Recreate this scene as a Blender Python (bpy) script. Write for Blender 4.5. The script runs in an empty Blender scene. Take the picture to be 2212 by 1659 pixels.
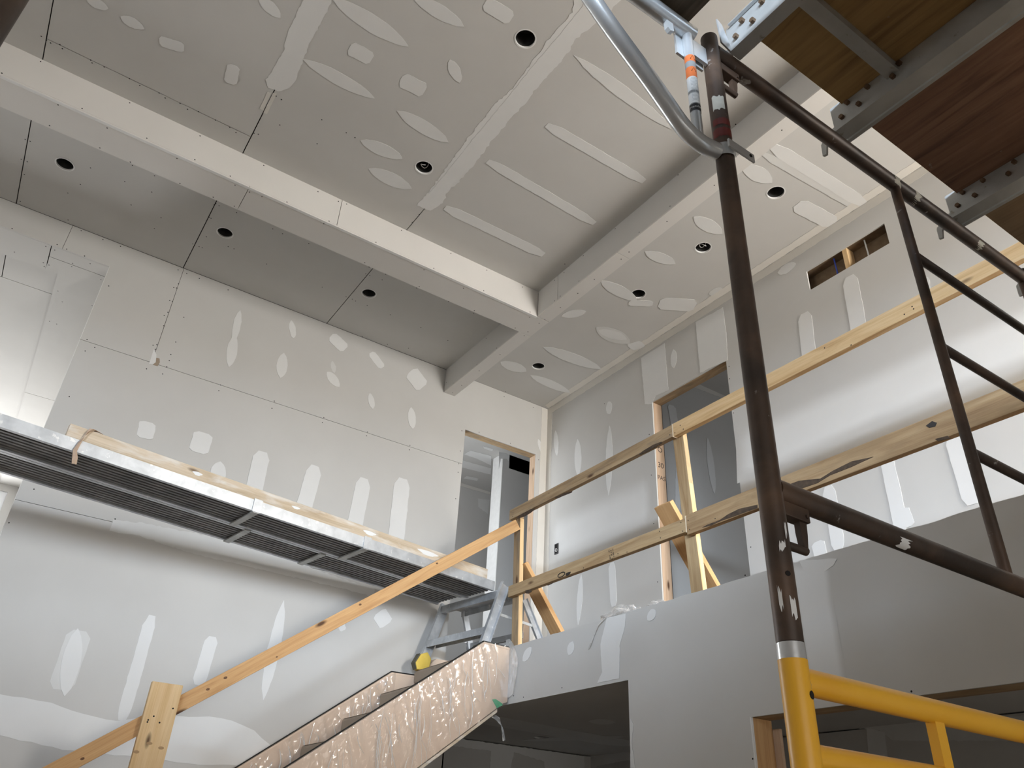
import bpy, bmesh, math, random
from mathutils import Vector, Matrix, noise as mnoise
random.seed(11)
SC = bpy.context.scene
COL = SC.collection

# ---------------------------------------------------------------- camera
FW, FH, FOC = 2212, 1659, 1687.025
YAW, PIT, ROL = 1.00377967, 0.547303744, 0.0556023516
_d = Vector((math.cos(PIT)*math.cos(YAW), math.cos(PIT)*math.sin(YAW), math.sin(PIT)))
_r0 = Vector((math.sin(YAW), -math.cos(YAW), 0)); _u0 = _r0.cross(_d)
_r = math.cos(ROL)*_r0 + math.sin(ROL)*_u0
_u = -math.sin(ROL)*_r0 + math.cos(ROL)*_u0
cam = bpy.data.cameras.new('camera'); cam.lens = 36*FOC/FW; cam.sensor_width = 36
cam.clip_start = 0.05; cam.clip_end = 200
camo = bpy.data.objects.new('camera', cam); COL.objects.link(camo)
camo.matrix_world = Matrix(((_r.x, _u.x, -_d.x, 0), (_r.y, _u.y, -_d.y, 0), (_r.z, _u.z, -_d.z, 0), (0, 0, 0, 1)))
SC.camera = camo

# ---------------------------------------------------------------- world, daylight, exposure
wd = bpy.data.worlds.new('world'); SC.world = wd; wd.use_nodes = True
bg = wd.node_tree.nodes['Background']; bg.inputs[0].default_value = (0.62, 0.75, 1.0, 1); bg.inputs[1].default_value = 0.15
SC.view_settings.view_transform = 'Standard'; SC.view_settings.look = 'None'
SC.view_settings.gamma = 1; SC.view_settings.use_curve_mapping = False
SC.view_settings.exposure = 0.0
def area_light(name, loc, direction, sx, sz, power, color):
    li = bpy.data.lights.new(name, 'AREA'); li.shape = 'RECTANGLE'; li.size = sx; li.size_y = sz
    li.energy = power; li.color = color
    o = bpy.data.objects.new(name, li); COL.objects.link(o); o.location = loc
    o.rotation_euler = Vector(direction).to_track_quat('-Z', 'Y').to_euler()
    return o
COOL = (0.90, 0.95, 1.0)
# bright sky low over the horizon outside; it enters by the upper windows in the far corner behind the camera
area_light('daylight_sky', (-13, -13.5, 6.4), (1, 1.05, 0), 14, 6.4, 22500, (0.80, 0.95, 1.14))
# daylight at loft end, side room, ground and wash room windows; others added fill
area_light('daylight_loft_window', (3.88, -2.4, 2.45), (0, 1, -0.3), 0.8, 1.8, 290, (1.0, 0.97, 0.92)).data.spread = math.radians(140)
area_light('fill_beam_side', (-4.9, 3.2, 3.3), (1, 0, 0.06), 3.0, 0.9, 11, (1.0, 0.97, 0.92)).data.spread = math.radians(70)  # added fill that brightens the narrow beam's side, no window known there
area_light('daylight_side_room', (-1.6, 11.85, 2.2), (0, -1, 0.1), 2.2, 3.0, 255, (0.98, 0.99, 1.0)).data.spread = math.radians(165)
area_light('daylight_ground_window', (-1.2, -5.9, -0.15), (0.1, 1, 0), 5.2, 2.1, 130, (1.0, 0.98, 0.95))
area_light('daylight_wash_room', (3.05, 6.75, 3.0), (1, 0.2, 0), 0.9, 1.6, 27, COOL)
area_light('fill_bedroom', (6.5, 1.2, 2.2), (-0.2, 1, -0.2), 1.6, 1.2, 24, COOL)  # added fill light in the bedroom, no window behind it
area_light('fill_hall', (5.0, -1.85, 0.0), (0, 1, 0), 1.6, 1.6, 26, (1.0, 0.95, 0.88))  # added fill that lifts the hall interior, no window behind it

# ---------------------------------------------------------------- measuring helpers (picture point -> point on a real plane)
def ray(p):
    return _r*((p[0]-FW/2)/FOC) - _u*((p[1]-FH/2)/FOC) + _d
def onx(p, X): v = ray(p); return v*(X/v.x)
def ony(p, Y): v = ray(p); return v*(Y/v.y)
def onz(p, Z): v = ray(p); return v*(Z/v.z)

class Plane:
    """A wall or ceiling plane with in-plane axes (u, v) and a normal into the room."""
    def __init__(s, axis, c, n): s.a, s.c, s.n = axis, c, n
    def px(s, p):
        q = {'x': onx, 'y': ony, 'z': onz}[s.a](p, s.c)
        return (q.y, q.z) if s.a == 'x' else (q.x, q.z) if s.a == 'y' else (q.x, q.y)
    def w(s, u, v, h=0.0):
        c = s.c + s.n*h
        return Vector((c, u, v)) if s.a == 'x' else Vector((u, c, v)) if s.a == 'y' else Vector((u, v, c))

# ---------------------------------------------------------------- materials
MATS = {}
def nodes(name):
    m = bpy.data.materials.new(name); m.use_nodes = True
    nt = m.node_tree; b = nt.nodes['Principled BSDF']; MATS[name] = m
    return m, nt, b
def ramp(nt, fac, stops):
    r = nt.nodes.new('ShaderNodeValToRGB'); el = r.color_ramp.elements
    while len(el) < len(stops): el.new(0.5)
    for e, (p, c) in zip(el, stops): e.position = p; e.color = (*c, 1) if len(c) == 3 else c
    nt.links.new(fac, r.inputs[0]); return r.outputs[0]
def coords(nt, scale=(1, 1, 1), rnd=False):
    tc = nt.nodes.new('ShaderNodeTexCoord'); out = tc.outputs['Object']
    if rnd:
        oi = nt.nodes.new('ShaderNodeObjectInfo'); mu = nt.nodes.new('ShaderNodeMath'); mu.operation = 'MULTIPLY'; mu.inputs[1].default_value = 37.0
        nt.links.new(oi.outputs['Random'], mu.inputs[0]); ad = nt.nodes.new('ShaderNodeVectorMath'); ad.operation = 'ADD'
        nt.links.new(out, ad.inputs[0]); nt.links.new(mu.outputs[0], ad.inputs[1]); out = ad.outputs[0]
    mp = nt.nodes.new('ShaderNodeMapping'); mp.inputs['Scale'].default_value = scale
    nt.links.new(out, mp.inputs[0]); return mp.outputs[0]
def noise(nt, vec, scale, detail=4, dist=0.0, rough=0.55):
    n = nt.nodes.new('ShaderNodeTexNoise'); n.inputs['Scale'].default_value = scale; n.inputs['Detail'].default_value = detail
    n.inputs['Distortion'].default_value = dist; n.inputs['Roughness'].default_value = rough
    nt.links.new(vec, n.inputs['Vector']); return n.outputs[0]
def mix(nt, fac, a, b):
    m = nt.nodes.new('ShaderNodeMix'); m.data_type = 'RGBA'
    for k, x in ((0, fac), (6, a), (7, b)):
        if hasattr(x, 'is_linked'): nt.links.new(x, m.inputs[k])
        else: m.inputs[k].default_value = x if k == 0 else (*x, 1)
    return m.outputs[2]
def bump(nt, b, h, strength, dist=0.002):
    bp = nt.nodes.new('ShaderNodeBump'); bp.inputs['Strength'].default_value = strength; bp.inputs['Distance'].default_value = dist
    nt.links.new(h, bp.inputs['Height']); nt.links.new(bp.outputs[0], b.inputs['Normal'])
def plain(name, c, c2=None, scale=6.0, rough=0.7, metal=0.0, bmp=0.0, spec=None, vec=(1, 1, 1)):
    m, nt, b = nodes(name); v = coords(nt, vec)
    n = noise(nt, v, scale, 5)
    nt.links.new(ramp(nt, n, ((0.3, c), (0.7, c2 or c))), b.inputs['Base Color'])
    b.inputs['Roughness'].default_value = rough; b.inputs['Metallic'].default_value = metal
    if spec is not None: b.inputs['Specular IOR Level'].default_value = spec
    if bmp: bump(nt, b, noise(nt, v, scale*12, 4), bmp)
    return m
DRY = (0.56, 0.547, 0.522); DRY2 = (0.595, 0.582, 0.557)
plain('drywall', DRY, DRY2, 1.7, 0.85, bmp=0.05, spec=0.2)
plain('gypsum_white', (0.80, 0.79, 0.77), (0.74, 0.73, 0.71), 20, 0.9, bmp=0.2)
plain('dark_void', (0.02, 0.018, 0.016), (0.035, 0.03, 0.026), 8, 0.9)
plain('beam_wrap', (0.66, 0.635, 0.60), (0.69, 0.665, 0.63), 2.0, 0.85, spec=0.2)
def mud_material(name, mudc, mudc2, alpha):
    m, nt, b = nodes(name); v = coords(nt)
    at = nt.nodes.new('ShaderNodeAttribute'); at.attribute_name = 'feather'
    base = ramp(nt, noise(nt, v, 1.7, 5), ((0.3, DRY), (0.7, DRY2)))
    mc = ramp(nt, noise(nt, v, 5, 4, 0.3), ((0.25, mudc2), (0.75, mudc)))
    mr = nt.nodes.new('ShaderNodeMapRange'); mr.interpolation_type = 'SMOOTHSTEP'; nt.links.new(at.outputs['Fac'], mr.inputs[0]); mr.inputs[4].default_value = alpha
    nt.links.new(mix(nt, mr.outputs[0], base, mc), b.inputs['Base Color'])
    b.inputs['Roughness'].default_value = 0.75; b.inputs['Specular IOR Level'].default_value = 0.25
    bump(nt, b, noise(nt, v, 40, 4), 0.12)
    return m
mud_material('joint_compound', (0.755, 0.75, 0.735), (0.725, 0.72, 0.705), 1.0)
mud_material('joint_compound_thin', (0.72, 0.715, 0.695), (0.66, 0.655, 0.635), 0.8)
mud_material('joint_tape', (0.72, 0.69, 0.635), (0.68, 0.65, 0.60), 0.95)
def wood(name, light, mid, dark, knot=(0.10, 0.05, 0.025), wear=None):
    m, nt, b = nodes(name)
    v = coords(nt, (1.1, 13, 13), True); g = noise(nt, v, 1.0, 6, 1.6)
    f = noise(nt, coords(nt, (4, 150, 150), True), 1.0, 3)
    c = ramp(nt, g, ((0.30, dark), (0.47, mid), (0.66, light)))
    c = mix(nt, 0.22, c, ramp(nt, f, ((0.35, dark), (0.65, light))))
    vo = nt.nodes.new('ShaderNodeTexVoronoi'); vo.inputs['Scale'].default_value = 1.0
    nt.links.new(coords(nt, (2.4, 7, 7), True), vo.inputs['Vector'])
    kf = ramp(nt, vo.outputs['Distance'], ((0.055, (1, 1, 1)), (0.13, (0, 0, 0))))
    c = mix(nt, kf, c, knot)
    if wear:
        wn = noise(nt, coords(nt, (2.5, 9, 9), True), 2.0, 6, 0.5)
        c = mix(nt, ramp(nt, wn, ((0.50, (0, 0, 0)), (0.72, (0.75, 0.75, 0.75)))), c, wear)
    nt.links.new(c, b.inputs['Base Color']); b.inputs['Roughness'].default_value = 0.68; b.inputs['Specular IOR Level'].default_value = 0.25
    bump(nt, b, f, 0.25, 0.0015)
    return m
wood('pine_new', (0.78, 0.58, 0.34), (0.70, 0.48, 0.25), (0.55, 0.34, 0.16))
wood('pine_orange', (0.67, 0.42, 0.205), (0.60, 0.355, 0.16), (0.45, 0.24, 0.10))
wood('pine_weathered', (0.52, 0.385, 0.235), (0.43, 0.30, 0.17), (0.27, 0.175, 0.095), wear=(0.24, 0.19, 0.14))
wood('pine_grained', (0.56, 0.42, 0.25), (0.47, 0.33, 0.18), (0.30, 0.18, 0.085), wear=(0.40, 0.28, 0.16))
wood('pine_brown', (0.46, 0.325, 0.185), (0.37, 0.245, 0.13), (0.22, 0.13, 0.065), wear=(0.30, 0.20, 0.11))
wood('stud_pale', (0.66, 0.49, 0.35), (0.58, 0.41, 0.28), (0.44, 0.28, 0.17))
wood('plank_dusty', (0.66, 0.55, 0.42), (0.58, 0.47, 0.34), (0.42, 0.32, 0.21), wear=(0.74, 0.72, 0.68))
wood('board_dark', (0.16, 0.125, 0.09), (0.10, 0.08, 0.06), (0.05, 0.04, 0.03))
def plywood(name, a, b_, c_):
    m, nt, b = nodes(name)
    g = noise(nt, coords(nt, (30, 2.2, 30)), 1.0, 6, 1.2); w = noise(nt, coords(nt), 3.5, 5)
    c = ramp(nt, g, ((0.32, c_), (0.5, b_), (0.68, a)))
    c = mix(nt, ramp(nt, w, ((0.45, (0, 0, 0)), (0.7, (0.6, 0.6, 0.6)))), c, a)
    sp = noise(nt, coords(nt), 22, 4); c = mix(nt, ramp(nt, sp, ((0.70, (0, 0, 0)), (0.76, (0.7, 0.7, 0.7)))), c, (0.45, 0.40, 0.34))
    nt.links.new(c, b.inputs['Base Color']); b.inputs['Roughness'].default_value = 0.8
    return m
plywood('ply_amber', (0.46, 0.30, 0.125), (0.38, 0.24, 0.095), (0.25, 0.145, 0.06))
plywood('ply_red', (0.33, 0.19, 0.125), (0.24, 0.13, 0.082), (0.13, 0.068, 0.045))
plywood('ply_brown', (0.33, 0.235, 0.145), (0.26, 0.18, 0.105), (0.17, 0.11, 0.062))
def metal_paint(name, c1, c2, c3, rough, metal, specks=None, thr=0.66, scale=7):
    m, nt, b = nodes(name); v = coords(nt)
    c = ramp(nt, noise(nt, v, scale, 7, 0.4), ((0.34, c1), (0.52, c2), (0.72, c3)))
    if specks:
        s = noise(nt, v, 26, 6, 0.3); c = mix(nt, ramp(nt, s, ((thr, (0, 0, 0)), (thr+0.05, (0.85, 0.85, 0.85)))), c, specks)
    nt.links.new(c, b.inputs['Base Color']); b.inputs['Roughness'].default_value = rough; b.inputs['Metallic'].default_value = metal
    bump(nt, b, noise(nt, v, 60, 5), 0.15)
    return m
metal_paint('rusty_steel', (0.040, 0.029, 0.023), (0.078, 0.052, 0.038), (0.14, 0.085, 0.055), 0.45, 0.2, (0.50, 0.48, 0.45), 0.675)
metal_paint('galvanized', (0.58, 0.60, 0.61), (0.68, 0.70, 0.71), (0.78, 0.80, 0.81), 0.27, 0.5)
metal_paint('galvanized_dull', (0.46, 0.47, 0.46), (0.55, 0.56, 0.55), (0.62, 0.63, 0.62), 0.5, 0.3, (0.30, 0.27, 0.22), 0.68)
metal_paint('aluminium', (0.46, 0.48, 0.50), (0.56, 0.58, 0.60), (0.66, 0.68, 0.70), 0.42, 0.55, (0.80, 0.80, 0.79), 0.63, 9)
metal_paint('aluminium_dark', (0.20, 0.20, 0.20), (0.27, 0.265, 0.26), (0.34, 0.335, 0.33), 0.6, 0.35, (0.42, 0.41, 0.39), 0.70)
metal_paint('yellow_paint', (0.90, 0.45, 0.028), (0.93, 0.49, 0.035), (0.95, 0.53, 0.05), 0.36, 0.0, (0.45, 0.33, 0.20), 0.74, 4)
metal_paint('bolt_rust', (0.12, 0.07, 0.04), (0.20, 0.13, 0.08), (0.33, 0.27, 0.21), 0.6, 0.5)
plain('dark_hole', (0.012, 0.01, 0.009), None, 5, 0.9)
plain('can_metal', (0.10, 0.10, 0.10), (0.16, 0.16, 0.155), 14, 0.45, 0.6)
plain('cardboard', (0.66, 0.50, 0.375), (0.70, 0.545, 0.42), 3, 0.8)
plain('cardboard_brown', (0.30, 0.235, 0.175), (0.35, 0.275, 0.205), 4, 0.85)
plain('green_tape', (0.06, 0.36, 0.17), (0.08, 0.42, 0.21), 10, 0.5)
plain('boot_yellow', (0.78, 0.56, 0.10), (0.70, 0.48, 0.07), 14, 0.6)
plain('boot_dark', (0.10, 0.09, 0.06), None, 5, 0.7)
plain('rag', (0.42, 0.30, 0.21), (0.52, 0.38, 0.28), 25, 0.9)
plain('black_plastic', (0.012, 0.012, 0.013), (0.02, 0.02, 0.02), 9, 0.45)
plain('white_vinyl', (0.82, 0.83, 0.85), None, 5, 0.4)
plain('orange_label', (0.80, 0.20, 0.055), None, 5, 0.45)
plain('white_label', (0.78, 0.78, 0.76), None, 5, 0.45)
plain('grey_label', (0.32, 0.33, 0.33), None, 5, 0.45)
plain('black_label', (0.02, 0.02, 0.022), None, 5, 0.4)
plain('red_band', (0.16, 0.022, 0.018), (0.10, 0.02, 0.015), 20, 0.5)
plain('paper_sticker', (0.62, 0.60, 0.52), (0.50, 0.48, 0.41), 30, 0.8)
plain('bark', (0.045, 0.03, 0.02), (0.10, 0.065, 0.04), 30, 0.9, bmp=0.6)
plain('knot_brown', (0.10, 0.05, 0.025), (0.20, 0.10, 0.05), 60, 0.8)
plain('knot_tan', (0.36, 0.22, 0.11), (0.44, 0.28, 0.15), 60, 0.8)
plain('mark_ink', (0.03, 0.025, 0.022), None, 5, 0.8)
plain('pale_splinter', (0.80, 0.68, 0.50), None, 5, 0.8)
plain('wire_blue', (0.03, 0.07, 0.45), None, 5, 0.4)
plain('wire_white', (0.75, 0.75, 0.74), None, 5, 0.4)
plain('osb_dark', (0.16, 0.105, 0.06), (0.22, 0.15, 0.09), 18, 0.9)
plain('subfloor', (0.215, 0.165, 0.115), (0.26, 0.20, 0.14), 1.5, 0.8)
plain('paint_white', (0.80, 0.80, 0.79), None, 5, 0.6)
def plastic(name, base, facing, rough, white):
    m, nt, b = nodes(name); out = nt.nodes['Material Output']; nt.nodes.remove(b)
    tr = nt.nodes.new('ShaderNodeBsdfTransparent'); tr.inputs[0].default_value = (0.97, 0.965, 0.96, 1)
    gl = nt.nodes.new('ShaderNodeBsdfGlossy'); gl.inputs['Roughness'].default_value = rough; gl.inputs[0].default_value = (0.95, 0.95, 0.95, 1)
    df = nt.nodes.new('ShaderNodeBsdfDiffuse'); df.inputs[0].default_value = (0.85, 0.84, 0.82, 1)
    bp = nt.nodes.new('ShaderNodeBump'); bp.inputs['Strength'].default_value = 0.5; bp.inputs['Distance'].default_value = 0.004
    nt.links.new(noise(nt, coords(nt, (1, 1, 0.6)), 14, 3, 2.0), bp.inputs['Height']); nt.links.new(bp.outputs[0], gl.inputs['Normal'])
    m0 = nt.nodes.new('ShaderNodeMixShader'); m0.inputs[0].default_value = white; nt.links.new(gl.outputs[0], m0.inputs[1]); nt.links.new(df.outputs[0], m0.inputs[2])
    lw = nt.nodes.new('ShaderNodeLayerWeight'); lw.inputs[0].default_value = 0.5; nt.links.new(bp.outputs[0], lw.inputs['Normal'])
    mr = nt.nodes.new('ShaderNodeMapRange'); nt.links.new(lw.outputs['Facing'], mr.inputs[0]); mr.inputs[3].default_value = base; mr.inputs[4].default_value = facing
    mx = nt.nodes.new('ShaderNodeMixShader'); nt.links.new(mr.outputs[0], mx.inputs[0]); nt.links.new(tr.outputs[0], mx.inputs[1]); nt.links.new(m0.outputs[0], mx.inputs[2])
    nt.links.new(mx.outputs[0], out.inputs[0]); return m
plastic('clear_plastic', 0.06, 0.45, 0.12, 0.35)
plastic('milky_plastic', 0.32, 0.9, 0.15, 0.6)
plastic('fold_glint_plastic', 0.55, 0.95, 0.08, 0.65)  # whiter plastic for the creases, the film's glints put into their colour
m, nt, b = nodes('window_glass'); b.inputs['Base Color'].default_value = (0.08, 0.12, 0.16, 1); b.inputs['Roughness'].default_value = 0.05

# ---------------------------------------------------------------- object helpers
def setp(o, label=None, cat=None, group=None, kind=None):
    for k, v in (('label', label), ('category', cat), ('group', group), ('kind', kind)):
        if v: o[k] = v
    return o
def link(o, parent=None, mw=None):
    COL.objects.link(o)
    mw = mw or Matrix.Identity(4)
    if parent is not None:
        o.parent = parent
        base = parent.matrix_basis.copy(); q = parent
        while q.parent is not None:
            base = q.parent.matrix_basis @ q.matrix_parent_inverse @ base; q = q.parent
        o.matrix_parent_inverse = base.inverted()
    o.matrix_basis = mw
    return o
def empty(name, loc, label, cat, group=None, kind=None):
    o = bpy.data.objects.new(name, None); o.empty_display_size = 0.1
    COL.objects.link(o); o.matrix_basis = Matrix.Translation(Vector(loc))
    return setp(o, label, cat, group, kind)
class MB:
    def __init__(s): s.v, s.f, s.sm = [], [], False
    def add(s, vs, fs):
        n = len(s.v); s.v += [tuple(x) for x in vs]; s.f += [tuple(i+n for i in f) for f in fs]; return s
    def box(s, a, b):
        x0, y0, z0 = (min(a[i], b[i]) for i in range(3)); x1, y1, z1 = (max(a[i], b[i]) for i in range(3))
        return s.add([(x0,y0,z0),(x1,y0,z0),(x1,y1,z0),(x0,y1,z0),(x0,y0,z1),(x1,y0,z1),(x1,y1,z1),(x0,y1,z1)],
                     [(0,3,2,1),(4,5,6,7),(0,1,5,4),(1,2,6,5),(2,3,7,6),(3,0,4,7)])
    def tube(s, path, r, n=16, caps=True):
        P = [Vector(p) for p in path]; s.sm = True; rings = []; up = None
        for i, p in enumerate(P):
            t = (P[min(i+1, len(P)-1)] - P[max(i-1, 0)]).normalized()
            if up is None: up = Vector((0, 0, 1)) if abs(t.z) < 0.9 else Vector((1, 0, 0))
            a = t.cross(up).normalized(); c = a.cross(t).normalized(); up = c
            rr = r[i] if isinstance(r, (list, tuple)) else r
            rings.append([p + a*(rr*math.cos(2*math.pi*k/n)) + c*(rr*math.sin(2*math.pi*k/n)) for k in range(n)])
        vs = [q for g in rings for q in g]; fs = []
        for i in range(len(P)-1):
            for k in range(n): fs.append((i*n+k, i*n+(k+1) % n, (i+1)*n+(k+1) % n, (i+1)*n+k))
        if caps: fs += [tuple(range(n)), tuple(range((len(P)-1)*n, len(P)*n))]
        return s.add(vs, fs)
    def prism(s, poly, off):
        """Closed polygon (world points) swept by the vector off."""
        n = len(poly); off = Vector(off); a = [Vector(p) for p in poly]; b = [p+off for p in a]
        return s.add(a+b, [tuple(range(n)), tuple(range(n, 2*n))] + [(i, (i+1) % n, (i+1) % n+n, i+n) for i in range(n)])
    def build(s, name, mat, parent=None, mw=None, bevel=0.0, smooth=None):
        me = bpy.data.meshes.new(name); me.from_pydata(s.v, [], s.f)
        bm = bmesh.new(); bm.from_mesh(me); bmesh.ops.recalc_face_normals(bm, faces=bm.faces)
        if bevel: bmesh.ops.bevel(bm, geom=list(bm.edges), offset=bevel, segments=2, affect='EDGES', profile=0.6)
        sm = s.sm if smooth is None else smooth
        for f in bm.faces: f.smooth = sm
        bm.to_mesh(me); bm.free()
        if sm: me.set_sharp_from_angle(angle=math.radians(40))
        me.materials.append(MATS[mat])
        return link(bpy.data.objects.new(name, me), parent, mw)
def board(name, a, b, wdir, w, t, mat, parent=None, bevel=0.003):
    """Lumber with its centre line from a to b, w wide along wdir, t thick; local x runs along the grain."""
    a, b = Vector(a), Vector(b); x = (b-a).normalized(); y = Vector(wdir); y = (y - x*y.dot(x)).normalized(); z = x.cross(y)
    L = (b-a).length
    mw = Matrix(((x.x, y.x, z.x, a.x), (x.y, y.y, z.y, a.y), (x.z, y.z, z.z, a.z), (0, 0, 0, 1)))
    mb = MB(); mb.box((0, -w/2, -t/2), (L, w/2, t/2))
    return mb.build(name, mat, parent, mw, bevel)
def circle(u, v, r, n=28): return [(u+r*math.cos(2*math.pi*k/n), v+r*math.sin(2*math.pi*k/n)) for k in range(n)]
def rect(u0, u1, v0, v1): return [(u0, v0), (u1, v0), (u1, v1), (u0, v1)]
def sheet(name, pl, outline, holes, thick, mat, parent=None, h=0.0):
    """A flat board in a plane with any holes; its room face lies h in front of the plane and it is thick behind that."""
    cu = bpy.data.curves.new('tmp', 'CURVE'); cu.dimensions = '2D'; cu.fill_mode = 'BOTH'; cu.extrude = thick/2
    for loop in [outline]+list(holes):
        sp = cu.splines.new('POLY'); sp.points.add(len(loop)-1); sp.use_cyclic_u = True
        for q, (u, v) in zip(sp.points, loop): q.co = (u, v, 0, 1)
    to = bpy.data.objects.new('tmp', cu); COL.objects.link(to)
    me = bpy.data.meshes.new_from_object(to.evaluated_get(bpy.context.evaluated_depsgraph_get()))
    bpy.data.objects.remove(to); bpy.data.curves.remove(cu)
    me.name = name
    for q in me.vertices: q.co = pl.w(q.co.x, q.co.y, h + q.co.z - thick/2)
    bm = bmesh.new(); bm.from_mesh(me); bmesh.ops.remove_doubles(bm, verts=bm.verts, dist=1e-5); bmesh.ops.recalc_face_normals(bm, faces=bm.faces)
    for f in bm.faces: f.smooth = False
    bm.to_mesh(me); bm.free()
    me.materials.clear(); me.materials.append(MATS[mat])
    return link(bpy.data.objects.new(name, me), parent)
def jag(loop, amp, sub):
    """Ragged outline: every side cut into short pieces that wander a little."""
    out = []; n = len(loop)
    for i in range(n):
        a, b = Vector(loop[i]), Vector(loop[(i+1) % n]); L = (b-a).length; k = max(1, int(L/sub))
        d = (b-a)/max(L, 1e-6); nn = Vector((-d.y, d.x))
        for j in range(k):
            p = a.lerp(b, j/k); s = mnoise.noise(Vector((p.x*26, p.y*26, 3.1)))
            s2 = mnoise.noise(Vector((p.x*90, p.y*90, 7.7)))
            out.append(p + nn*(amp*(0.8*s + 0.5*s2)))
    return out
SKN = [0]
def skim(pl, loop, parent, mat='joint_compound', edge=0.008, amp=0.006, sub=0.02, thick=0.0018, name='joint_compound_patch'):
    """A skim of compound on a board: outline on the board, body a little proud, feathered over 'edge'."""
    pts = jag(loop, amp, sub) if amp else [Vector(p) for p in loop]
    area = sum(pts[i].x*pts[(i+1) % len(pts)].y - pts[(i+1) % len(pts)].x*pts[i].y for i in range(len(pts)))
    if area < 0: pts.reverse()
    SKN[0] = (SKN[0]+1) % 60; lift = 0.0003+0.00003*SKN[0]
    bm = bmesh.new(); vs = [bm.verts.new((p.x, p.y, 0)) for p in pts]; f = bm.faces.new(vs)
    r = bmesh.ops.inset_region(bm, faces=[f], thickness=edge, depth=0.0, use_even_offset=True, use_boundary=True)
    outer = set(v for e in bm.edges if e.is_boundary for v in e.verts)
    me = bpy.data.meshes.new(name); bm.verts.index_update()
    if 'thin' in mat: thick *= 0.5
    fe = [0.0 if v in outer else 1.0 for v in bm.verts]
    for v, k in zip(bm.verts, fe): v.co = pl.w(v.co.x, v.co.y, lift + thick*k)
    bmesh.ops.recalc_face_normals(bm, faces=bm.faces)
    nrm = pl.w(0, 0, 1) - pl.w(0, 0, 0)
    f0 = max(bm.faces, key=lambda g: g.calc_area())
    if f0.normal.dot(nrm) < 0: bmesh.ops.reverse_faces(bm, faces=bm.faces)
    bm.to_mesh(me); bm.free()
    at = me.attributes.new('feather', 'FLOAT', 'POINT')
    for i, k in enumerate(fe): at.data[i].value = k
    me.materials.append(MATS[mat])
    return link(bpy.data.objects.new(name, me), parent)
def strip(pl, top, bot, parent, mat='joint_compound', soft=(0.0, 0.25, 0.75, 1.0), name='joint_compound_band'):
    """A wide taped joint: picture points along its two long sides; it fades out towards both."""
    n = 24; T_, B_ = [Vector(pl.px(p)) for p in top], [Vector(pl.px(p)) for p in bot]
    def at(L, t):
        k = t*(len(L)-1); i = min(int(k), len(L)-2); return L[i].lerp(L[i+1], k-i)
    SKN[0] = (SKN[0]+1) % 60; lift = 0.0003+0.00003*SKN[0]; rows = [0, 0.5*soft[1], soft[1], 0.5*(soft[1]+soft[2]), soft[2], 0.5*(1+soft[2]), 1]
    vs = []; fe = []; fs = []
    for i in range(n+1):
        a, b_ = at(T_, i/n), at(B_, i/n)
        for j, r_ in enumerate(rows):
            p = a.lerp(b_, r_); k = (0, 0.5, 1, 1, 1, 0.5, 0)[j]*(0.0 if i in (0, n) else 0.5 if i in (1, n-1) else 1)
            w = 0.012*mnoise.noise(Vector((p.x*5, p.y*5, j*3.3))); vs.append(pl.w(p.x, p.y+w, lift+0.0016*k)); fe.append(k)
    m_ = len(rows)
    for i in range(n):
        for j in range(m_-1): fs.append((i*m_+j, i*m_+j+1, (i+1)*m_+j+1, (i+1)*m_+j))
    o = MB().add(vs, fs).build(name, mat, parent, smooth=False)
    nrm = pl.w(0, 0, 1)-pl.w(0, 0, 0)
    if sum(p.normal.dot(nrm) for p in o.data.polygons) < 0: o.data.flip_normals()
    at_ = o.data.attributes.new('feather', 'FLOAT', 'POINT')
    for i, k in enumerate(fe): at_.data[i].value = k
    return o
def spots(pl, rows, parent, mat='joint_compound'):
    """Compound wiped over screws: rows of picture points (x0, y0, x1, y1, width, 'l' lens | 'r' blunt)."""
    for x0, y0, x1, y1, w, k in rows:
        a, b = Vector(pl.px((x0, y0))), Vector(pl.px((x1, y1))); d = b-a; L = d.length; t = d/L; n = Vector((-t.y, t.x))
        # true half width from the picture width, measured across the stroke
        ln = math.hypot(x1-x0, y1-y0); ox, oy = -(y1-y0)/ln, (x1-x0)/ln; mx, my = (x0+x1)/2, (y0+y1)/2
        q0, q1 = Vector(pl.px((mx-ox*w/2, my-oy*w/2))), Vector(pl.px((mx+ox*w/2, my+oy*w/2)))
        hw = abs((q1-q0).dot(n))/2; loop = []; N = 9; sk = random.uniform(-0.18, 0.18)
        prof = (lambda s: math.sin(math.pi*min(max(s, 0), 1))**0.62) if k == 'l' else (lambda s: min(1, 0.50+5*s, 0.55+4*(1-s)))
        for i in range(N+1):
            s = i/N; loop.append(a + t*(L*s) + n*(hw*(prof(s)*(1+sk*(s-0.5)) + 0.02)))
        for i in range(N, -1, -1):
            s = i/N; loop.append(a + t*(L*s) - n*(hw*(prof(s)*(1-sk*(s-0.5)) + 0.02)))
        skim(pl, loop, parent, mat, edge=min(0.010, hw*0.3), amp=0.005, sub=0.03)
def poly_px(pl, pts): return [pl.px(p) for p in pts]
def screws(pl, pts, parent, r=0.0048):
    mb = MB()
    for p in pts:
        u, v = pl.px(p); c = [pl.w(a, b_, 0.0009) for a, b_ in circle(u, v, r, 8)]
        mb.add(c, [tuple(range(8))])
    o = mb.build('screw_heads', 'dark_hole', parent, smooth=False); o['kind'] = 'stuff'; return o
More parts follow.
